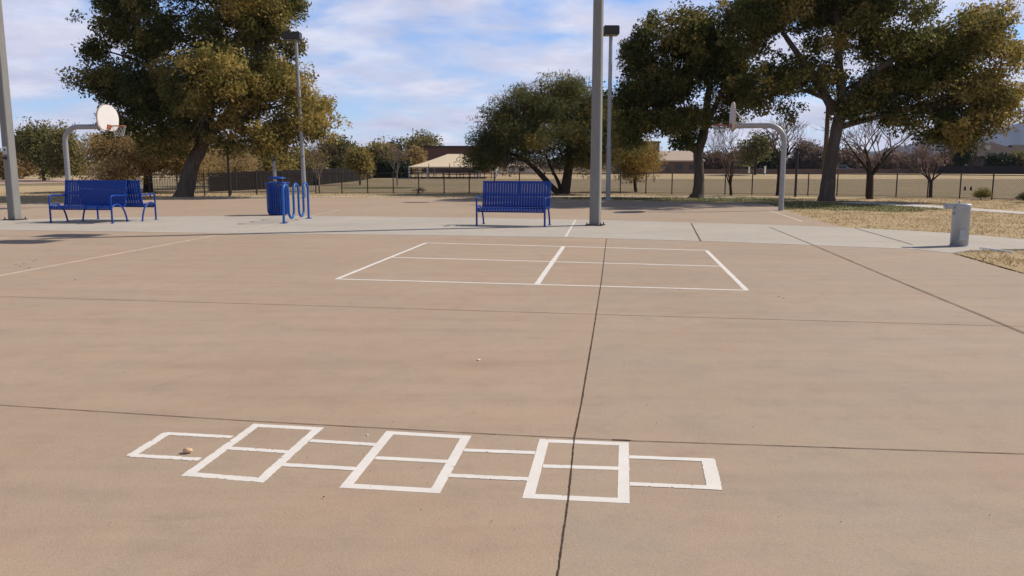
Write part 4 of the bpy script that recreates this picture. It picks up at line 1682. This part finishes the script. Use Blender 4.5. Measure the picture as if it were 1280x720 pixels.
BG = "trees beyond the fences"
bush_tree("leafy_tree", "small yellow-brown tree at the far left edge behind the signed pole", "tree", 4, 222, 188, 16, 82, M['gold'], M['barkdark'], .35, 5000, group=BG, low=.05)
bush_tree("leafy_tree", "dusty brown tree between the signed pole and the taller green trees", "tree", 27, 221, 178, 17, 88, M['gold'], M['barkdark'], .15, 6000, group=BG, low=.05)
bush_tree("leafy_tree", "dense green tree left of the left hoop pole, tallest of its clump", "tree", 55, 222, 153, 34, 78, M['olive'], M['barkdark'], .30, 16000, group=BG, low=.06)
bush_tree("leafy_tree", "olive tree with a yellower top directly behind the left hoop pole", "tree", 84, 224, 157, 26, 74, M['olive'], M['barkdark'], .45, 12000, group=BG, low=.06)
bush_tree("mesquite_tree", "wide brown-gold mesquite on a dark trunk behind the rear bench", "tree", 186, 248.5, 163, 86, 46.0, M['tan_leaf'], M['barkdark'], .45, 66000, (.16, .045), None, .20, .30, seed_lobes=11)
bush_tree("mesquite_tree", "tan-brown mesquite half hidden behind the big leaning trunk, beyond the picket fence", "tree", 243, 240, 168, 52, 52, M['tan_leaf'], M['barkdark'], .45, 20000, (.16, .04), None, .12, .15)
bush_tree("mesquite_tree", "brown-gold mesquite right of the big leaning trunk, behind the picket fence", "tree", 285, 238, 172, 48, 58, M['tan_leaf'], M['barkdark'], .5, 18000, (.17, .045), None, .14, .2)
bush_tree("leafy_tree", "yellow-olive tree behind the dark screened fence and the trash can", "tree", 338, 229, 172, 36, 66, M['olive'], M['barkdark'], .85, 13000, group=BG, low=.08)
bush_tree("leafy_tree", "brownish-olive tree right of the trash can, behind the screened fence", "tree", 380, 226, 182, 28, 72, M['olive'], M['barkdark'], .7, 9000, group=BG, low=.08)
bare_tree("bare_tree", "pinkish bare tree with a pale trunk right of the bike rack", "tree", 400, 242.5, 181, 25, 44, (M['barkpale'], M['twigpink']), .055, BG, .30, 5, 3, 4)
bush_tree("leafy_tree", "grey-green tree rising behind the pinkish bare tree", "tree", 418, 226, 171, 20, 84, M['olive'], M['barkdark'], .35, 8000, group=BG, low=.1)
bush_tree("leafy_tree", "dark olive tree in the middle of the row above the screened fence", "tree", 442, 224, 181, 22, 90, M['olive'], M['barkdark'], .30, 8000, group=BG, low=.08)
bush_tree("leafy_tree", "yellow young tree with a pale stem before the screened fence", "tree", 450, 231, 187, 11, 62, M['olive'], M['barkpale'], .85, 4500, group=BG, low=.38, trunk_r=.09)
bush_tree("leafy_tree", "golden-olive tree at the right end of the screened fence", "tree", 476, 222, 177, 24, 94, M['olive'], M['barkdark'], .75, 9000, group=BG, low=.06)
bare_tree("bare_tree", "slim grey bare tree left of the tan canopy", "tree", 497, 233, 186, 20, 60, (M['barkpale'], M['twig']), .06, BG, .35, 5, 3, 8)
bush_tree("conifer", "small pointed dark conifer above the olive trees", "tree", 495, 216, 173, 8, 130, M['deep'], M['barkdark'], .3, 3000, group=BG, low=.1)
bush_tree("leafy_tree", "orange-leaved bush tree left of the red-brown building", "tree", 515, 217, 184, 13, 125, M['gold'], M['barkdark'], .7, 5000, group=BG, low=.05)
bush_tree("leafy_tree", "big round grey-green tree above the red-brown building", "tree", 537, 216, 168, 36, 185, M['olive'], M['barkdark'], .55, 13000, group=BG, low=.06)
bush_tree("shrub", "dark olive hedge shrub at the end of the screened fence", "shrub", 492, 219, 204, 18, 92, M['deep'], M['barkdark'], .3, 5000, low=.0)
bush_tree("yellowing_tree", "yellowing drooping bush tree left of the grey-brown block", "tree", 795, 241, 171, 32, 46.5, M['mesq'], M['barkdark'], .92, 15000, (.15, .03), None, .16, .1)
bare_tree("bare_tree", "tiny bare sapling before the grey-brown block", "tree", 818, 226, 203, 8, 72, (M['twig'], M['twig']), .05, BG, .45, 4, 3, 14)
bare_tree("bare_tree", "bare twisted tree with three low limbs left of the right hoop", "tree", 914, 245, 166, 27, 41.5, (M['barkdark'], M['twigpink']), .075, BG, .17, 5, 3, 21)
bush_tree("leafy_tree", "sparse grey-green tree under the right hoop rim", "tree", 944, 216, 166, 22, 98, M['olive'], M['barkdark'], .2, 3500, group=BG, low=.2)
bare_tree("bare_tree", "dark bare tree directly behind the curved hoop pole", "tree", 973, 246.5, 153, 36, 41, (M['barkdark'], M['twigpink']), .13, BG, .40, 5, 3, 29)
bare_tree("bare_tree", "spreading leafless tree with pale limbs under the right elm", "tree", 1087, 250.5, 142, 56, 36.5, (M['barkdark'], M['twig']), .15, BG, .30, 5, 3, 36, 1.2)
bare_tree("bare_tree", "brown-twigged bare tree with a forked trunk behind the right fence", "tree", 1163, 247.5, 172, 46, 38.5, (M['barkdark'], M['twigpink']), .085, BG, .27, 5, 3, 47, 1.2)
bush_tree("leafy_tree", "dark cypress-like tree left of the dark tile-roofed house", "tree", 1197, 214, 150, 16, 116, M['deep'], M['barkdark'], .3, 8000, group=BG, low=.1)
bush_tree("shrub", "dark green shrub against the front of the dark tile-roofed house", "shrub", 1247, 212, 194, 13, 118, M['deep'], M['barkdark'], .4, 4500, low=.0)
bush_tree("shrub", "brighter green shrub at the right end of the dark tile-roofed house", "shrub", 1270, 212, 189, 8, 118, M['olive'], M['barkdark'], .25, 3500, low=.0)
bush_tree("shrub", "orange-brown shrub at the right picture edge above the block wall", "shrub", 1284, 212, 196, 9, 117, M['gold'], M['barkdark'], .7, 3000, low=.0)
bush_tree("shrub", "low olive shrub in front of the right fence", "shrub", 1228, 248.5, 236.5, 11, 35.6, M['olive'], M['barkdark'], .7, 3500, (.10, .016), None, .0, .02, spread=.10)
bush_tree("shrub", "dark low shrub cut by the right picture edge", "shrub", 1283, 250, 240, 16, 33.2, M['deep'], M['barkdark'], .6, 3500, (.10, .016), None, .0, .02, spread=.11)
bush_tree("shrub", "low brown shrub by the fence left of the lone blue bench", "shrub", 524, 243, 237.5, 10, 44, M['dun'], M['barkdark'], .15, 2500, (.10, .016), None, .0, .02, spread=.09)
for (px, top, hw, lm, tn, lab) in [(894, 190, 20, 'dun', .3, "dun bare-looking tree right of the forked trunk, far back"), (928, 187, 22, 'dun', .5, "brown far tree behind the two short white posts"),
                                   (1003, 176, 22, 'dun', .35, "brown far tree right of the curved hoop pole"), (1022, 186, 18, 'dun', .2, "dull brown far tree at the utility pole"),
                                   (1066, 184, 24, 'dun', .6, "reddish far tree left of the spreading leafless tree"), (1112, 189, 26, 'dun', .4, "brown far tree right of the spreading leafless tree"),
                                   (1150, 180, 28, 'dun', .45, "large brown far tree behind the forked bare tree"), (962, 184, 18, 'deep', .5, "dark green far tree just left of the curved hoop pole"),
                                   (862, 186, 12, 'deep', .5, "dark far tree seen over the pale tan roof"), (1182, 192, 16, 'dun', .25, "brown far tree beside the dark cypress-like tree")]:
    bush_tree("leafy_tree", lab, "tree", px, 213, top, hw, 126 + rnd.uniform(-3, 6), M[lm], M['barkdark'], tn, 5200, group=BG, low=.04)
# far scrub reading as one mass
lob = []
for px in range(868, 1190, 9):
    lob.append(px_lobe(px, 207 + rnd.uniform(-2, 2), 9, rnd.uniform(6, 9), 134, rnd.uniform(0, 6), 2.0, .35 + rnd.uniform(-.2, .2)))
for px in range(-120, 100, 12):
    lob.append(px_lobe(px, 208 + rnd.uniform(-2, 2), 14, rnd.uniform(8, 13), 104, rnd.uniform(0, 8), 2.0, .3 + rnd.uniform(-.2, .2)))
for px in range(590, 800, 10):
    lob.append(px_lobe(px, 204 + rnd.uniform(-2, 2), 10, rnd.uniform(6, 10), 170, rnd.uniform(0, 8), 2.0, .3 + rnd.uniform(-.2, .2)))
Cc, tn, _ = sample_lobes(lob, 1500, .6, .1)
off_ = rng.normal(size=(30000, 3)) * .5
pos = np.repeat(Cc, 20, axis=0) + off_
pos[:, 2] = np.maximum(pos[:, 2], -.05)
o = leaf_object("scrub_foliage", pos, rng.normal(size=(30000, 3)), .42, .2, np.repeat(tn, 20) + rng.normal(size=30000) * .15, M['dun'], None, (0, 0, 0))
tag(o, "brown far scrub reading as one mass beyond the field", "scrub", kind="stuff")

# ------------------------------------------------------------------ grass blades and litter
def inside(poly, x, y):
    poly = np.array(poly)
    n_ = len(poly)
    r_ = np.zeros(len(x), bool)
    j = n_ - 1
    for i in range(n_):
        xi, yi = poly[i]
        xj, yj = poly[j]
        c_ = ((yi > y) != (yj > y)) & (x < (xj - xi) * (y - yi) / (yj - yi + 1e-12) + xi)
        r_ ^= c_
        j = i
    return r_


courtP = [tuple(q_) for q_ in court_poly]
walkP = [G(*q_) for q_ in strip_px]
pathP = [G(*q_) for q_ in [(1040, 252.4), (1075, 251.8), (1150, 255), (1280, 264), (1420, 274), (1420, 278), (1280, 267), (1150, 258.2), (1090, 254.6)]]


def blades(name, n, x0, x1, y0, y1, near, m, h, label, zones=None):
    x = rng.uniform(x0, x1, n)
    y = y0 + (y1 - y0) * rng.random(n) ** near
    keep = ~inside(courtP, x, y) & ~inside(walkP, x, y) & ~inside(pathP, x, y)
    keep &= np.abs(x / y) < 1.05
    if zones:
        z_ = np.zeros(n, bool)
        for zn in zones:
            z_ |= inside(zn, x, y)
        keep &= z_
    # clumpy
    cl = np.sin(x * 3.1 + np.sin(y * 2.3)) * np.sin(y * 2.7 + np.sin(x * 1.9)) + rng.normal(size=n) * .6
    keep &= cl > -.35
    x, y = x[keep], y[keep]
    k = len(x)
    hh_ = h * rng.uniform(.5, 1.3, k)
    pos_ = np.stack([x, y, -.029 + hh_ * .4], 1)
    ax = rng.normal(size=(k, 3)) * .75
    ax[:, 2] = np.abs(ax[:, 2]) * .4 + .45
    o_ = leaf_object(name, pos_, ax, h, .007 + y.mean() * .00030, rng.normal(size=k) * .22 + .52, m, None, (0, 0, 0))
    tag(o_, label, "grass", kind="stuff")


blades("dry_grass", 150000, 6, 30, 9, 37, 1.6, M['dryblade'], .055, "straw-coloured dry grass along the right edge of the concrete")
blades("green_grass", 60000, 2, 24, 24, 44, 1.0, M['greenblade'], .06, "green grass in the shade of the right trees", green_zones)
blades("dry_grass", 30000, -30, 8, 32, 44, 1.0, M['dryblade'], .06, "dry grass strip along the far edge of the court")

b = MB()
rl = random.Random(9)
for k in range(150):
    yy = 3.2 + 17 * rl.random() ** 1.3
    x = rl.uniform(-.62, .62) * yy
    if not inside(courtP, np.array([x]), np.array([yy]))[0]:
        continue
    s = rl.uniform(.003, .008) * (.5 + yy * .05)
    a = rl.uniform(0, PI)
    ca, sa = math.cos(a) * s, math.sin(a) * s
    b.add([(x - ca, yy - sa, .001), (x + sa * .5, yy - ca * .5, .004), (x + ca, yy + sa, .006), (x - sa * .5, yy + ca * .5, .003)], [(0, 1, 2, 3)])
for (px_, py_) in [(30, 330), (42, 327), (25, 333), (45, 325), (36, 335), (20, 331), (94, 350), (974, 371), (980, 373), (850, 362), (405, 622)]:
    x, yy = G(px_, py_)
    s = .014 if py_ < 600 else .005
    b.add([(x - s, yy - s * .6, .001), (x + s, yy - s * .4, .006), (x + s * .8, yy + s, .002), (x - s * .7, yy + s * .5, .008)], [(0, 1, 2, 3)])
tag(b.build("litter", M['darkdeb']), "tiny dark leaf bits scattered over the tan concrete", "litter", kind="stuff")

# the small stone in the first hopscotch square
import bmesh
def pebble(name, label, cat, px, py, size, m, seed):
    bm = bmesh.new()
    bmesh.ops.create_icosphere(bm, subdivisions=3, radius=1)
    r = random.Random(seed)
    o3 = Vector((r.uniform(0, 9), r.uniform(0, 9), r.uniform(0, 9)))
    from mathutils import noise as mn
    for v in bm.verts:
        k = 1 + .28 * mn.noise(v.co * 1.1 + o3) + .1 * mn.noise(v.co * 3 + o3)
        v.co = Vector((v.co.x * size[0] * k, v.co.y * size[1] * k, v.co.z * size[2] * k))
    zmin = min(v.co.z for v in bm.verts)
    me = bpy.data.meshes.new(name)
    bm.to_mesh(me)
    bm.free()
    for p_ in me.polygons:
        p_.use_smooth = True
    me.materials.append(m)
    o_ = bpy.data.objects.new(name, me)
    COL.objects.link(o_)
    x, y = G(px, py)
    o_.location = (x, y, -.004 - zmin)
    return tag(o_, label, cat)


pebble("stone", "small tan stone lying in the leftmost hopscotch square", "stone", 235, 565.5, (.026, .017, .015), M['rock'], 2)
pebble("paper_scrap", "small white scrap on the bare concrete beyond the hopscotch", "scrap", 598, 450, (.014, .010, .006), M['whitebit'], 5)
pebble("paper_scrap", "tiny white crumb between the hopscotch squares", "scrap", 459.5, 543.5, (.006, .006, .004), M['whitebit'], 7)

# white pipe half sunk at the edge of the walk
p0, p1 = Vector((*G(1225, 310.5), .0)), Vector((*G(1266, 313.6), -.03))
b = MB()
b.tube([p0, p0.lerp(p1, .5), p1], .028, 10)
o = b.build("pipe", M['pvc'])
tag(o, "short white pipe lying in the dry grass right of the drinking fountain", "pipe")
# two little dark stubs and a dark box out on the field
for px_, lab in ((1206, "left of two tiny dark stubs on the field behind the right fence"), (1213.5, "right of two tiny dark stubs on the field behind the right fence")):
    x, y = G(px_, 239, -.09)
    b = MB()
    b.lathe([(.06, -.09), (.065, .02), (.05, .10), (.055, .15), (.03, .19), (0, .20)], 10, (x, y, 0))
    tag(b.build("stub_post", M['stump']), lab, "stub", "dark stubs on the field")

# ------------------------------------------------------------------ haze
b = MB()
b.box((0, 1750, 199), (4960, 3740, 402))
hz_m = bpy.data.materials.new("thin_air")
hz_m.use_nodes = True
nt2 = hz_m.node_tree
for n in list(nt2.nodes):
    if n.type != 'OUTPUT_MATERIAL':
        nt2.nodes.remove(n)
outn = [n for n in nt2.nodes if n.type == 'OUTPUT_MATERIAL'][0]
pv = nt2.nodes.new("ShaderNodeVolumePrincipled")
pv.inputs["Color"].default_value = (.55, .70, 1.0, 1)
pv.inputs["Density"].default_value = .00009
pv.inputs["Anisotropy"].default_value = .0
nt2.links.new(pv.outputs[0], outn.inputs["Volume"])
o = b.build("haze", hz_m)
tag(o, kind="stuff")

# ------------------------------------------------------------------ view
scene.view_settings.view_transform = 'Standard'
scene.view_settings.look = 'None'
scene.view_settings.exposure = 0.08
scene.view_settings.gamma = 1.0
scene.view_settings.use_curve_mapping = False
scene.cycles.max_bounces = 8
scene.cycles.volume_bounces = 0
scene.cycles.transparent_max_bounces = 8
